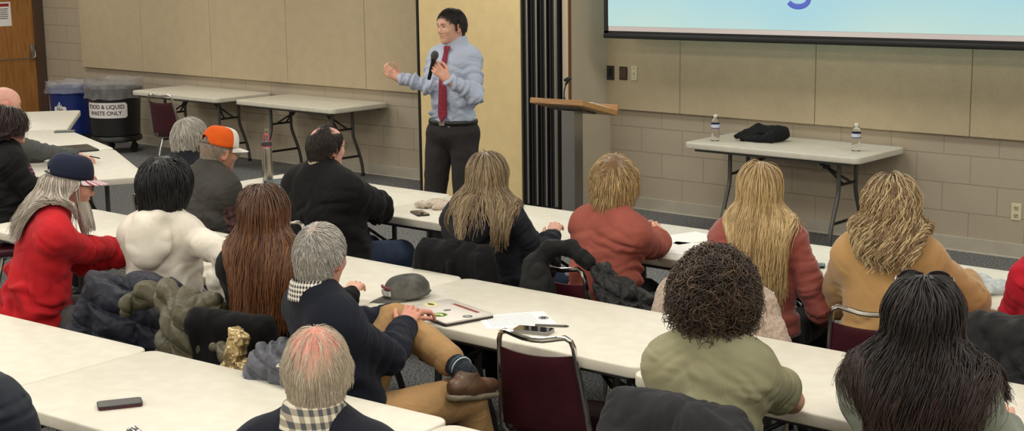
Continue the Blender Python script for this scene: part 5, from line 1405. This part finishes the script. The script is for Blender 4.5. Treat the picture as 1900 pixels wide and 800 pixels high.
# --- orange cap
vestm = C_('dark_olive_vest', (62, 60, 56), .5, 8, rough=.8)
p = person('person in an orange and white cap and a dark grey vest', hpx=(404, 249), htop=1.19, yaw=-6, lean=9, slump=.06, hyaw=-6, hpitch=12, htilt=4, w=1.12, skin='tan', arms=dict(r=dict(t=V(.06, .26, .66)), l=dict(t=V(-.08, .28, .66))), shirt=C_('maroon_checked_flannel', (70, 44, 46), .5, 10, c2=(96, 76, 72), vscale=40), vest=vestm, trousers=jeans, puff=.004, scalp=(140, 130, 120), glasses=True)
short_hair(p, [(150, 138, 124), (120, 106, 94), (176, 166, 152)], napez=-.09, n=2600, length=.02, r=.0014, fore=.6, nape=-.72, thick=.002, shell=(130, 112, 98), lift=.2, off=.004, steps=4)
orange = C_('orange_twill', (222, 92, 22), .35, 14); whitec = C_('white_twill', (228, 222, 212), .2, 14)
cap_hat(p, orange, whitec, pitch=3, z=.036, front=whitec, back=C_('grey_strap', (128, 116, 106), .1, 14))
seat(p, 'maroon chair under the person with the orange cap')

# --- auburn hair
p = person('person with long auburn hair in a black sweater', hpx=(486, 336), htop=1.31, yaw=16, lean=4, hyaw=28, hpitch=2, w=1.0, skin='light', shirt=C_('black_sweater', (10, 10, 11), .45, 7), trousers=blackt, scalp=(60, 40, 30))
people_auburn = p
long_hair(p, [(86, 54, 36), (116, 76, 46), (66, 42, 30), (146, 98, 58)], gw=.115, flare=.03, n=4600, length=.50, r=.0024, wave=.003, wl=.12, vol=.016, root=(66, 42, 32), rootlen=.35, shell=(70, 42, 30), steps=28, lenvar=.22, off=.012, tip=(112, 66, 34))
seat(p, 'maroon chair of the person with the long auburn hair')

# --- balding man in black fleece
p = person('balding person in a bulky black fleece with folded arms', hpx=(602, 232), htop=1.275, yaw=-2, lean=5, hyaw=-4, hpitch=2, w=1.42, belly=.06, skin='pink', shirt=C_('black_fleece', (19, 18, 19), .25, 5, rough=.95, sheen=.05), trousers=jeans, puff=.022, wr=.009, wrfreq=7, shoulder=.9,
    arms=dict(r=dict(t=V(-.08, .24, .88), pole=V(1., .2, -.35), thick=1.1), l=dict(t=V(.06, .27, .84), pole=V(-1, .2, -.35), thick=1.1)), scalp=lambda q, c, v: c, collar=(C_('tan_lining', (170, 158, 132), .1, 10), 1.2), glasses=True)
def dens8(d):
    x, y, z = d[:, 0], d[:, 1], d[:, 2]
    bald = np.exp(-(((x+.22)/.42)**2+((y+.62)/.40)**2+((z-.72)/.35)**2)*1.3)+((y > -.15)*(z > .62)*(x > .12))*.9
    keep = 1-np.clip(bald*1.9, 0, .99); return keep
short_hair(p, [(36, 28, 26), (52, 40, 36), (28, 22, 20)], napez=-.105, n=5500, length=.034, r=.0017, fore=.62, nape=-.72, density=dens8, thick=.004, shell=None, lift=.3, off=.008, steps=7, rnd=.2)
seat(p, 'maroon chair hidden under the bulky black fleece')

# --- tie-dye hoodie
td = C_('black_tie_dye', (10, 11, 15), .4, 8, c2=(46, 50, 60), vscale=5, rough=.9)
p = person('person with long ash blonde hair in a black tie-dye hoodie', hpx=(903, 290), htop=1.22, yaw=10, lean=8, slump=.05, hyaw=28, hpitch=4, w=1.04, skin='light', shirt=td, trousers=jeans, hood=True, puff=.014, wr=.009, wrfreq=9, scalp=(90, 74, 60))
long_hair(p, [(150, 128, 98), (120, 98, 74), (182, 160, 124), (98, 80, 62)], gw=.105, flare=.04, n=4000, length=.36, r=.0023, wave=.005, wl=.12, vol=.016, root=(122, 106, 86), rootlen=.3, shell=(118, 100, 78), steps=24, lenvar=.35, part=-.1)
tiedye = p
seat(p, 'maroon chair with a black coat over its back, behind the tie-dye hoodie')

# --- coral top, short hair
coral = C_('coral_jersey', (152, 82, 70), .4, 6, rough=.9)
hd_ = W3(1226, 436, .79)
p = person('person with short layered blonde hair in a coral top, hands folded on papers', hpx=(1139, 297), htop=1.24, yaw=-8, lean=13, slump=.04, hyaw=40, hpitch=-2, w=1.06, skin='light', shirt=coral, trousers=blackt, puff=.006, wr=.007, wrfreq=10,
    arms=dict(r=dict(w=W3(1237, 448, .775), pw=W3(1262, 500, .66), curl=.95, dw=V(-.55, .8, .35), nw=V(.7, .5, .5), thw=V(-.3, 0, 1), len=1.08, thick=1.1, sleeve=.97, vox=.0035), l=dict(w=W3(1205, 432, .775), pole=V(-.6, 0, -1), curl=.95, dw=V(.75, .5, .3), nw=V(-.5, .6, .6), thw=V(.2, 0, 1), len=1.05, vox=.0035)), scalp=(90, 70, 50))
short_hair(p, [(206, 176, 120), (150, 116, 76), (226, 202, 150), (96, 70, 46), (184, 150, 100)], n=6000, length=.085, r=.0018, fore=.3, nape=-.66, crown=(.1, -.45, .9), thick=.024, shell=(110, 82, 54), lift=.5, off=.022, steps=9, rnd=.16, grav=.35)
coralP = p
seat(p, 'maroon chair with its chrome top bar showing, draped with a quilted black coat')

# --- long blonde hair, coral top
p = person('person with very long straight blonde hair in a coral top', hpx=(1411, 297), htop=1.30, yaw=14, lean=4, hyaw=20, hpitch=2, w=1.0, skin='light', shirt=C_('coral_velour', (146, 78, 70), .6, 8, rough=.8, sheen=.4), trousers=blackt, puff=.004, wr=.009, wrfreq=11, scalp=(140, 116, 80),
    arms=dict(r=dict(t=V(.22, .22, .62), pole=V(.5, -.6, -.6), sleeve=1.0), l=dict(t=V(-.12, .38, .80))))
long_hair(p, [(186, 156, 106), (208, 180, 128), (148, 120, 80), (222, 198, 150)], gw=.11, flare=.03, n=4800, length=.52, r=.0023, wave=.004, wl=.15, vol=.013, root=(150, 124, 88), rootlen=.25, shell=(158, 130, 90), steps=28, lenvar=.22, part=.1)
longb = p
seat(p, 'maroon chair under the cream fleece coat')

# --- camel jacket
camel = C_('camel_wool', (178, 140, 90), .25, 5, weave=.5, rough=.95, sheen=.4, var=.03)
def lapel(P):
    T = P['T']; return [rc(T(-.07, -.055, .495), T(.07, -.055, .495), .022, .022, k=.012), rc(T(.07, -.055, .495), T(.10, .03, .45), .022, .014, k=.012), rc(T(-.07, -.055, .495), T(-.10, .03, .45), .022, .014, k=.012)]
p = person('person with wavy blonde hair in a camel jacket', hpx=(1656, 323), htop=1.29, yaw=14, lean=7, hyaw=12, hpitch=2, w=.98, skin='light', shirt=camel, trousers=blackt, puff=.018, wr=.006, wrfreq=7, extra=lapel, scalp=(140, 116, 80),
    arms=dict(r=dict(t=V(.24, .40, .80), pole=V(.6, -.5, -.6), thick=1.1), l=dict(t=V(-.20, .40, .80), thick=1.1)))
long_hair(p, [(196, 168, 118), (222, 200, 154), (146, 118, 84), (112, 90, 66)], gw=.125, n=3400, length=.235, r=.0026, wave=.014, wl=.085, vol=.022, root=(116, 96, 72), rootlen=.4, shell=(140, 116, 84), steps=22, lenvar=.2, clump=1, off=.018)
bs = MB(); T = p['T']
seat(p, 'maroon chair with its chrome bar showing behind the camel jacket')

# --- green T-shirt
green = C_('sage_jersey', (144, 141, 112), .35, 10, rough=.9)
def tee(P):
    return []
p = person('person with curly dark hair in a sage green T-shirt leaning on the table', hpx=(1326, 470), htop=1.30, yaw=20, lean=13, slump=.08, hyaw=12, hpitch=6, w=.90, shoulder=.96, skin='tan', shirt=green, trousers=blackt, sleeve=-.52, wr=.008, wrfreq=14, puff=.012, hs=.97,
    arms=dict(r=dict(w=W3(1425, 700, .785), ew=W3(1468, 744, .785), curl=.4, vox=.004), l=dict(t=V(.0, .36, .80), pole=V(-.15, -.3, -1))), scalp=(40, 30, 26))
curly_hair(p, [(38, 28, 23), (60, 45, 34), (30, 22, 18), (96, 74, 54), (44, 32, 26)], R=.012, n=3000)
greenP = p
seat(p, 'chair hidden under a dark grey jacket, behind the sage T-shirt')

# --- dark long hair with sunglasses
sage = C_('grey_green_rib', (126, 132, 120), .25, 7, weave=.6, rough=.9)
p = person('person with long dark brown hair and sunglasses on the head in a grey green sweater', hpx=(1717, 503), htop=1.315, yaw=18, lean=8, hyaw=8, hpitch=2, w=.95, skin='light', shirt=sage, trousers=blackt, puff=.016, wr=.006, wrfreq=8,
    arms=dict(l=dict(w=W3(1628, 672, .86), pole=V(-.8, -.4, -.6), curl=.4, dw=V(.2, .6, .2)), r=dict(t=V(.20, .36, .80))), scalp=(30, 24, 22))
long_hair(p, [(26, 20, 20), (40, 30, 27), (20, 16, 16), (60, 42, 34)], gw=.125, flare=.05, n=5600, length=.47, r=.0022, wave=.011, wl=.19, vol=.020, root=(16, 14, 15), rootlen=.5, shell=(18, 15, 16), steps=28, lenvar=.22, tip=(62, 42, 34), clump=1)
sg = empty('sunglasses', (0, 0, 0), label='dark sunglasses pushed up on the long dark hair', cat='sunglasses'); 
Mt = Matrix.Translation(Vector(p['org'].tolist())) @ Matrix(p['Rw'].tolist()).to_4x4()
Hm = Matrix(p['HR'].tolist()).to_4x4(); Hm.translation = Vector(p['hc'].tolist()); sg.matrix_world = Mt @ Hm
g = MB(); gl = MB()
for s_ in (-1, 1):
    g.tube([(s_*.037+.030*math.cos(t), .086+.008*math.sin(t), .102+.014*math.sin(t)) for t in np.arange(0, 6.28, .3)], .0032, n=6, closed=True)
    gl.prism([(s_*.037+.028*math.cos(t), .018*math.sin(t)) for t in np.arange(0, 6.28, .3)], 0, .002, M=Matrix.Translation((0, .086, .102)) @ Matrix.Rotation(1.05, 4, 'X'))
    g.tube([(s_*.067, .086, .100), (s_*.076, .07, .102), (s_*.082, .02, .086), (s_*.086, -.03, .06)], .004, n=6)
g.tube([(-.01, .088, .102), (0, .09, .104), (.01, .088, .102)], .003, n=6)
fm = simple('dark_tortoise_frame', (36, 20, 22), .2); g.build('frame', fm, sg, smooth=True); gl.build('lens', simple('dark_lens', (20, 16, 18), .08), sg)
darkh = p
seat(p, 'chair of the person with sunglasses on dark hair')

# --- navy sweater, crossed legs
sweat = C_('navy_knit', (20, 24, 36), .2, 5, weave=.4, rough=.95); tan = C_('tan_canvas', (160, 126, 84), .5, 9, rough=.85, vscale=5, stretch=(1, 1, 1))
leather = simple('brown_leather', (84, 60, 42), .45, bump=.5, bscale=25, var=.15); sole = simple('pale_sole', (120, 110, 92), .7)
p = person('person with short grey hair, navy sweater and tan trousers sitting with one leg crossed', hpx=(591, 414), htop=1.265, yaw=-22, lean=-8, hyaw=34, hpitch=6, w=1.10, skin='red', shirt=sweat, trousers=tan, shoes=leather, puff=.008, wr=.006, wrfreq=8,
    legs=dict(l=dict(kw=aty(735, 598, 3.90), aw=aty(866, 690, 3.80), f=V(-.40, .85, -.12), dn=V(.15, -.15, -1), sole=sole, hem=.24), r=dict(kw=aty(868, 735, 3.86), aw=V(-3.56, 3.98, .10), sole=sole)),
    arms=dict(r=dict(w=aty(752, 606, 3.80), pw=aty(740, 760, 3.5), curl=.35, dw=aty(768, 570, 3.90)-aty(752, 606, 3.80), nw=V(.45, -.35, .8), thw=V(-1, 0, .1), len=1.12, vox=.0032, tc=.2), l=dict(w=aty(745, 585, 3.97), pole=V(-.8, 0, -.8), len=1.15)),
    collar=(plaid('black_white_check', (176, 170, 162), (24, 24, 26), (232, 228, 220), 62), 1.25), neckr=.058, scalp=lambda q, c, v: c)
short_hair(p, [(176, 172, 164), (140, 136, 128), (206, 202, 194), (104, 98, 92)], n=6500, length=.034, r=.0015, fore=.45, nape=-.74, napez=-.112, crown=(.05, -.55, .8), thick=.003, shell=(142, 124, 112), lift=.4, off=.008, steps=5, rnd=.35,
    density=lambda d: 1-.55*np.exp(-((d[:, 0]/.3)**2+((d[:, 1]+.5)/.3)**2+((d[:, 2]-.8)/.35)**2)))
cross = p
# patterned sock on the crossed leg
q = p['LG']['l']; sk_ = C_('dark_patterned_sock', (20, 24, 32), .2, 30, c2=(40, 48, 58), vscale=110)
so = sculpt('sock', [rc(q['a']+(q['k']-q['a'])*.32, q['a']+nrm(q['dn'])*.008, .045, .041, k=.01)], .006, sk_, p['root'])
b0 = q['a']+(q['k']-q['a'])*.07; ud = nrm(q['k']-q['a']); e1 = nrm(np.cross(ud, V(0, 0, 1))); e2 = np.cross(ud, e1)
for i_, (dd_, cc_) in enumerate(((0., (176, 190, 192)), (.014, (70, 92, 104)))):
    MB().tube([(b0+ud*dd_+(e1*math.cos(t)+e2*math.sin(t))*.0415).tolist() for t in np.arange(0, 6.28, .3)], .0028, n=6, closed=True).build('sock_stripe', simple('stripe%s' % 'ab'[i_], cc_, .9), so, smooth=True)
# laces
lc_ = MB(); ft = q['a']+nrm(q['dn'])*.055; fd = nrm(q['f']-nrm(q['dn'])*(nrm(q['f'])@nrm(q['dn']))); sd_ = np.cross(fd, nrm(q['dn']))
for i_ in range(4):
    c_ = ft+fd*(.035+.018*i_)-nrm(q['dn'])*(.036-.003*i_); lc_.tube([(c_-sd_*.020+nrm(q['dn'])*.008).tolist(), c_.tolist(), (c_+sd_*.020+nrm(q['dn'])*.008).tolist()], .0028, n=6)
lc_.build('laces', simple('pale_lace', (190, 180, 168), .8), p['root'], smooth=True)
seat(p, 'chair of the person with the crossed leg')

# --- bald head in front
def scalp10(q, c, v):
    red = np.array(lin((212, 104, 90))); pale = np.array(lin((224, 178, 156))); top = np.clip((q[:, 2]-.02)/.07, 0, 1)[:, None]
    n_ = fbm(v*38)[:, None]; n2 = vnoise(v*190)[:, None]
    cc = pale*(1-top*n_)+red*top*n_*1.0
    cc = np.where((n2 > .93) & (top > .6), np.array(lin((236, 206, 190)))[None], cc)
    n3 = vnoise(v*120+7)[:, None]; cc = np.where((n3 < .05) & (top > .2), cc*.62, cc)
    m = (q[:, 2] > .0)[:, None]; return np.where(m, cc*.95, c)
p = person('balding person with a ring of white hair and a dark sweater, nearest the camera', hpx=(584, 592), htop=1.315, yaw=26, lean=4, hyaw=16, hpitch=4, w=1.10, skin='red', shirt=C_('dark_navy_knit', (22, 25, 38), .35, 7, weave=.4), trousers=blackt, puff=.008, wr=.006, wrfreq=8, hvox=.0032, neckr=.060,
    collar=(plaid('pale_check', (150, 142, 124), (74, 76, 82), (208, 202, 182), 34), 1.25), scalp=scalp10)
def dens10(d):
    x, y, z = d[:, 0], d[:, 1], d[:, 2]; lim = -.32+.85*np.abs(x)**2; k = np.clip((lim+.34-z)/.50, 0, 1); return k**1.2*(y < .55)+.05*(k <= .1)
short_hair(p, [(204, 190, 166), (178, 162, 138), (222, 210, 190), (150, 132, 110)], n=8000, length=.040, r=.0009, fore=.7, nape=-.78, density=dens10, napez=-.118, crown=(0, -.1, 1), thick=.0, shell=None, lift=.22, off=.006, steps=6, rnd=.14, grav=.1)
nearP = p
seat(p, 'chair of the nearest balding person')
mk_ = MB(); T = p['T']; c_ = T(.0, -.185, .375); d_ = p['rt']*.03+p['up']*.02
for _ in range(30):
    d0_, g_ = sgrad(p['coll'], np.array([c_])); c_ = c_-g_[0]*(d0_[0]-.004)*.8
mk_.tube([(c_-d_).tolist(), (c_+d_).tolist()], .004, n=6, flat=(1, .4)); mk_.build('printed_stripe', simple('white_print_stripe', (226, 222, 216), .7), p['root'], smooth=True)
# --- edges
p = person('person in a dark navy jacket cut off by the lower left corner', hpx=(-100, 520), htop=1.315, yaw=20, lean=10, hyaw=8, w=1.15, skin='light', shirt=C_('navy_shell', (22, 28, 40), .8, 7, rough=.6), trousers=blackt, puff=.016, wr=.012, wrfreq=9, scalp=(60, 50, 40), arms=dict(r=dict(t=V(.16, .26, .66), thick=1.15, pole=V(.5, -.5, -.7))))
short_hair(p, [(70, 60, 52), (50, 42, 38)], n=1500, length=.04, r=.003, shell=(50, 42, 38), thick=.01)
seat(p, 'chair of the person at the lower left corner')
p = person('person in a red sweatshirt cut off by the right edge', hpx=(2010, 352), htop=1.30, yaw=14, lean=8, hyaw=8, w=1.1, skin='light', shirt=C_('crimson_fleece', (178, 26, 44), .6, 8), trousers=blackt, puff=.014, wr=.010, wrfreq=9, scalp=(60, 50, 40))
short_hair(p, [(90, 70, 52), (60, 46, 38)], n=1500, length=.05, r=.003, shell=(60, 46, 38), thick=.01)
seat(p, 'chair of the person in red at the right edge')

# --- cap lying on the laptop table
class _D(dict): pass
c_ = at(752, 553, TZ); ho = empty('baseball_cap', (c_[0], c_[1], TZ), 0, label='worn grey cap with pale lettering lying on the table beside the crossed knee', cat='cap')
gcap = C_('worn_grey_twill', (74, 74, 70), .5, 12, c2=(104, 102, 96), vscale=14)
fake = dict(HR=rotm(160, 4, 0), hc=V(0, 0, .012), hs=.93, root=ho)
cr_, X_ = cap_hat(fake, gcap, gcap, z=.0, pitch=0, name='crown', h=.088, hole=True)
pm = MB(); pk_ = MB()
lx = -.045
for w_ in (.012, .010, .014, .008, .012, .010, .012):
    for z0_, h_, mb_ in ((.030, .020, pm), (.056, .010, pk_)):
        a0 = math.pi/2-lx/.11; 
        mb_.box(X_((.0935*math.cos(a0)*.955, .1165*math.sin(a0)*.955, z0_)), (w_*.8, w_*.8, h_), R=Matrix(fake['HR'].tolist()), bev=.001)
    lx += w_+.003
pm.build('cap_lettering', simple('pale_thread', (184, 182, 176), .8), cr_); pk_.build('cap_embroidery', simple('rose_thread', (128, 62, 74), .8), cr_)
# ================================================================== coats and bags on the chairs
Wp = lambda x, y, Y: tuple(aty(x, y, Y))
def warp3(v, f, a): return np.stack([fbm(v*f), fbm(v*f+7), fbm(v*f+13)], 1)*a
def folds(amp, f=14, st=(1, 1, .6)):
    sd = RNG.random(3)*30
    return lambda v, n: (np.abs(2*vnoise(v*np.array(st)*f*1.1+sd+warp3(v, f*.3, 2.5))-1)+.4*np.abs(2*vnoise(v*np.array(st)*f*3+sd+warp3(v, f*.5, 2.5))-1)-.4)*amp*.95
def quilt(amp, a, b, wr=.006):
    sd = RNG.random(3)*30
    def f(v, n):
        q = v+(warp3(v, 5., .045))
        u = q[:, 0]*.75+q[:, 1]*.66; w_ = q[:, 2]+.35*q[:, 0]
        return amp*1.7*(np.minimum(np.abs(np.sin(math.pi*u/a)), np.abs(np.sin(math.pi*w_/b)))**.6-.6)+(ridged(v*28+sd, 2)-.5)*wr
    return f
def coat(name, prims, vox, mat, disp, label, cat='coat', P=None):
    o = sculpt(name, prims, vox, mat, disp=disp); tag(o, label, cat)
    if P is not None: o.matrix_world = Matrix.Translation(Vector(P['org'].tolist())) @ Matrix(P['Rw'].tolist()).to_4x4()
    return o
olive = C_('olive_nylon', (72, 68, 50), .4, 14, rough=.45, sheen=.05, c2=(88, 82, 62)); navyn = C_('navy_nylon', (32, 34, 46), .5, 12, rough=.5, sheen=.05)
Y_ = 3.50
coat('puffer_coat', [rc((-.17, -.25, .80), (.17, -.25, .80), .055, k=.04), el((-.02, -.28, .60), (.21, .075, .22), k=.05), rc((-.17, -.26, .78), (-.27, -.30, .42), .055, .085, k=.04), rc((-.08, -.30, .70), (-.12, -.34, .36), .06, .09, k=.03), rc((.17, -.26, .76), (.22, -.28, .40), .05, .08, k=.04)],
     .007, navyn, quilt(.022, .16, .12, .006), 'dark navy puffer coat hung over the chair of the cream hoodie, under the olive one', P=hoodie)
coat('puffer_coat', [rc(Wp(236, 572, 3.40), Wp(262, 549, 3.44), .034, .042, k=.02), rc(Wp(262, 549, 3.44), Wp(305, 541, 3.50), .042, .050, k=.02), rc(Wp(310, 556, 3.47), Wp(395, 572, 3.52), .062, .062, k=.05),
     el(Wp(352, 612, 3.43), (.135, .085, .13), k=.06), el(Wp(345, 665, 3.40), (.15, .09, .13), k=.06), rc(Wp(403, 645, 3.34), Wp(440, 668, 3.33), .028, .032, k=.02)],
     .0055, olive, quilt(.019, .105, .08, .004), 'olive green quilted puffer coat bunched over the chair behind the cream hoodie')
gold = simple('gold_foil_paper', (182, 160, 116), .3, .55, bump=.4, bscale=40)
coat('paper_bag', [bx(Wp(437, 655, 3.30), (.035, .022, .085), .01, k=.01, R=np.array(Matrix.Rotation(.35, 3, 'Y'))), bx(Wp(436, 628, 3.31), (.03, .008, .03), .005, k=.02, R=np.array(Matrix.Rotation(.2, 3, 'Y'))), rc(Wp(452, 680, 3.28), Wp(458, 700, 3.27), .025, .03, k=.02)],
     .0035, gold, lambda v, n: (ridged(v*38+warp3(v, 20, 1.2), 2)-.45)*.022, 'crumpled gold paper bag between the olive coat and the navy sweater', 'bag')
greyn = C_('grey_nylon', (86, 88, 96), .5, 12, rough=.5, sheen=.05)
coat('puffer_coat', [rc(Wp(525, 642, 3.28), Wp(492, 655, 3.25), .026, .032, k=.02), rc(Wp(492, 657, 3.24), Wp(470, 700, 3.20), .035, .045, k=.03), el(Wp(512, 700, 3.22), (.08, .05, .10), k=.04), rc(Wp(540, 660, 3.26), Wp(555, 700, 3.22), .05, .06, k=.03)],
     .006, greyn, quilt(.016, .10, .055, .006), 'grey puffer jacket on the chair of the person with the crossed leg')
blackc = C_('black_wool_coat', (13, 13, 14), .5, 8, weave=.4, rough=.95)
drp = lambda w_, top=.80, y=-.27, lo=.30: [rc((-w_, y, top), (w_, y, top), .036, k=.03), bx((0, y-.045, (top+lo)/2), (w_+.02, .030, (top-lo)/2+.01), .028, k=.04), bx((0, y+.035, top-.07), (w_, .022, .09), .02, k=.03)]
coat('winter_coat', drp(.165, .83, -.25)+[rc((.17, -.28, .79), (.25, -.33, .50), .045, .06, k=.04), rc((.25, -.33, .50), (.26, -.32, .30), .06, .06, k=.03), rc((-.17, -.28, .78), (-.20, -.33, .40), .045, .05, k=.03), rc((.02, -.335, .78), (.03, -.345, .35), .02, .03, k=.02)],
     .007, blackc, folds(.022, 9, (1.2, 1.2, .45)), 'black coat hung over the chair behind the tie-dye hoodie', P=tiedye)
coat('winter_coat', [rc((-.145, -.252, .80), (.145, -.252, .80), .050, k=.05), el((0, -.22, .58), (.195, .10, .24), k=.06), rc((-.15, -.23, .74), (-.17, -.24, .38), .05, .06, k=.05), rc((.15, -.23, .74), (.17, -.24, .38), .05, .06, k=.05)],
     .008, C_('matte_black_wool', (9, 9, 10), .4, 6, weave=.3, rough=.95), folds(.014, 7, (1.2, 1.2, .45)), 'black coat over the chair of the person with auburn hair', P=people_auburn)
qb = C_('black_quilted_nylon', (22, 23, 24), .5, 12, rough=.45, sheen=.05)
Yc = 4.86
coat('quilted_coat', [rc(Wp(988, 540, 4.86), Wp(992, 490, 4.90), .05, .045, k=.03), rc(Wp(992, 490, 4.90), Wp(1018, 462, 4.94), .04, .036, k=.03), rc(Wp(1018, 462, 4.94), Wp(1058, 460, 4.98), .036, .034, k=.03), rc(Wp(1058, 460, 4.98), Wp(1092, 488, 4.99), .034, .03, k=.03), rc(Wp(992, 500, 4.88), Wp(1010, 590, 4.82), .05, .07, k=.04), el(Wp(1003, 545, 4.86), (.07, .05, .13), k=.04)],
     .006, C_('black_lining', (10, 10, 11), .5, 10, rough=.7), folds(.014, 14), 'black hooded coat rolled over the left side of the chair behind the coral top')
coat('quilted_sleeve_coat', [rc(Wp(1117, 505, 5.0), Wp(1140, 560, 4.98), .045, .075, k=.03), rc(Wp(1125, 520, 5.0), Wp(1215, 580, 5.10), .040, .055, k=.03), rc(Wp(1160, 545, 5.02), Wp(1150, 620, 4.96), .06, .09, k=.04), rc(Wp(1200, 575, 5.06), Wp(1215, 620, 5.04), .05, .06, k=.04)],
     .006, qb, quilt(.013, .075, .06, .006), 'black quilted coat spread to the right of the chair behind the coral top').name = 'quilted_coat'
sherpa = C_('cream_sherpa', (176, 154, 136), .3, 10, weave=1., rough=1., sheen=.5, c2=(198, 178, 160), vscale=60)
coat('fleece_coat', [rc(Wp(1245, 540, 4.98), Wp(1385, 552, 5.06), .055, .05, k=.04), rc(Wp(1240, 550, 4.97), Wp(1236, 610, 4.90), .045, .06, k=.04), el(Wp(1300, 600, 4.93), (.20, .06, .16), k=.06), rc(Wp(1385, 552, 5.05), Wp(1412, 570, 5.04), .055, .06, k=.04), rc(Wp(1405, 575, 5.02), Wp(1446, 640, 4.98), .065, .05, k=.04), rc(Wp(1380, 580, 5.00), Wp(1380, 680, 4.92), .10, .12, k=.05)],
     .006, sherpa, lambda v, n: (ridged(v*np.array((10, 10, 5))+warp3(v, 4, 2), 1)-.4)*.018+(fbm(v*130, 2)-.5)*.008, 'cream fleece coat draped over the chair of the long straight blonde hair')
st2 = MB(); st2.tube([Wp(1389, 545, 4.985), Wp(1388, 580, 4.94), Wp(1391, 655, 4.90)], .012, n=8, flat=(1, .35)); tag(st2.build('bag_strap', simple('brown_strap', (74, 56, 46), .6), smooth=True), 'dark brown strap hanging down over the cream fleece coat', 'strap')
dgrey = C_('charcoal_felt', (44, 45, 48), .45, 7, weave=.5, rough=.95)
coat('wool_jacket', [rc(Wp(1172, 748, 3.30), Wp(1215, 750, 3.32), .045, .04, k=.03), rc(Wp(1215, 750, 3.32), Wp(1340, 782, 3.38), .040, .045, k=.03), rc(Wp(1168, 755, 3.28), Wp(1148, 840, 3.20), .05, .07, k=.04), el(Wp(1260, 830, 3.28), (.20, .06, .14), k=.06), rc(Wp(1345, 790, 3.36), Wp(1370, 860, 3.32), .05, .08, k=.04), rc(Wp(1250, 765, 3.31), Wp(1240, 870, 3.22), .03, .05, k=.03), rc(Wp(1310, 785, 3.31), Wp(1300, 870, 3.22), .02, .03, k=.02)],
     .006, dgrey, folds(.022, 8, (1.4, 1.4, .4)), 'charcoal jacket hung over the chair behind the sage T-shirt')
coat('winter_coat', [rc(Wp(1800, 610, 5.02), Wp(1960, 622, 5.14), .06, .06, k=.04), el(Wp(1870, 660, 5.0), (.20, .07, .15), k=.06), rc(Wp(1810, 620, 5.0), Wp(1815, 700, 4.94), .05, .07, k=.04), rc(Wp(1900, 640, 4.98), Wp(1890, 740, 4.92), .09, .09, k=.05)],
     .007, C_('black_shell', (15, 15, 17), .6, 10, rough=.6), folds(.022, 10), 'black winter coat over the chair at the right edge below the red sleeve')
LE, EXPO = 25., .07
# ================================================================== light
wd = bpy.data.worlds.new('World'); bpy.context.scene.world = wd; wd.use_nodes = True
wd.node_tree.nodes['Background'].inputs[0].default_value = (.9, .95, 1, 1); wd.node_tree.nodes['Background'].inputs[1].default_value = .0
n = 0
for ix in range(8):
    for iy in range(5):
        x = -14.9+2.35*ix; y = -1.2+2.44*iy
        ld = bpy.data.lights.new('ceiling_light', 'AREA'); ld.shape = 'RECTANGLE'; ld.size = 1.2; ld.size_y = .6; ld.energy = LE*(1.1, 1.1, 1.05, .75, .7)[iy]
        ld.color = (1., .955, .87)
        lo = bpy.data.objects.new('ceiling_light', ld); COL.objects.link(lo); lo.location = (x, y, ZC-.02)
# ================================================================== camera
cd = bpy.data.cameras.new('camera'); cam = bpy.data.objects.new('camera', cd); COL.objects.link(cam)
cd.sensor_width = 36.; cd.lens = CF*36./1900.; cd.sensor_fit = 'HORIZONTAL'; cd.clip_start = .05
Mx = Matrix([[_R[i], _U[i], -_F[i], (0, 0, CH)[i]] for i in range(3)]+[[0, 0, 0, 1]])
cam.matrix_world = Mx
sc = bpy.context.scene; sc.camera = cam
vs = sc.view_settings; sc.display_settings.display_device = 'sRGB'
vs.view_transform = 'Standard'; vs.look = 'None'; vs.gamma = 1; vs.exposure = EXPO; vs.use_curve_mapping = False
sc.cycles.use_denoising = True; sc.cycles.max_bounces = 6; sc.cycles.diffuse_bounces = 3; sc.cycles.sample_clamp_indirect = 4
sc.cycles.transparent_max_bounces = 12
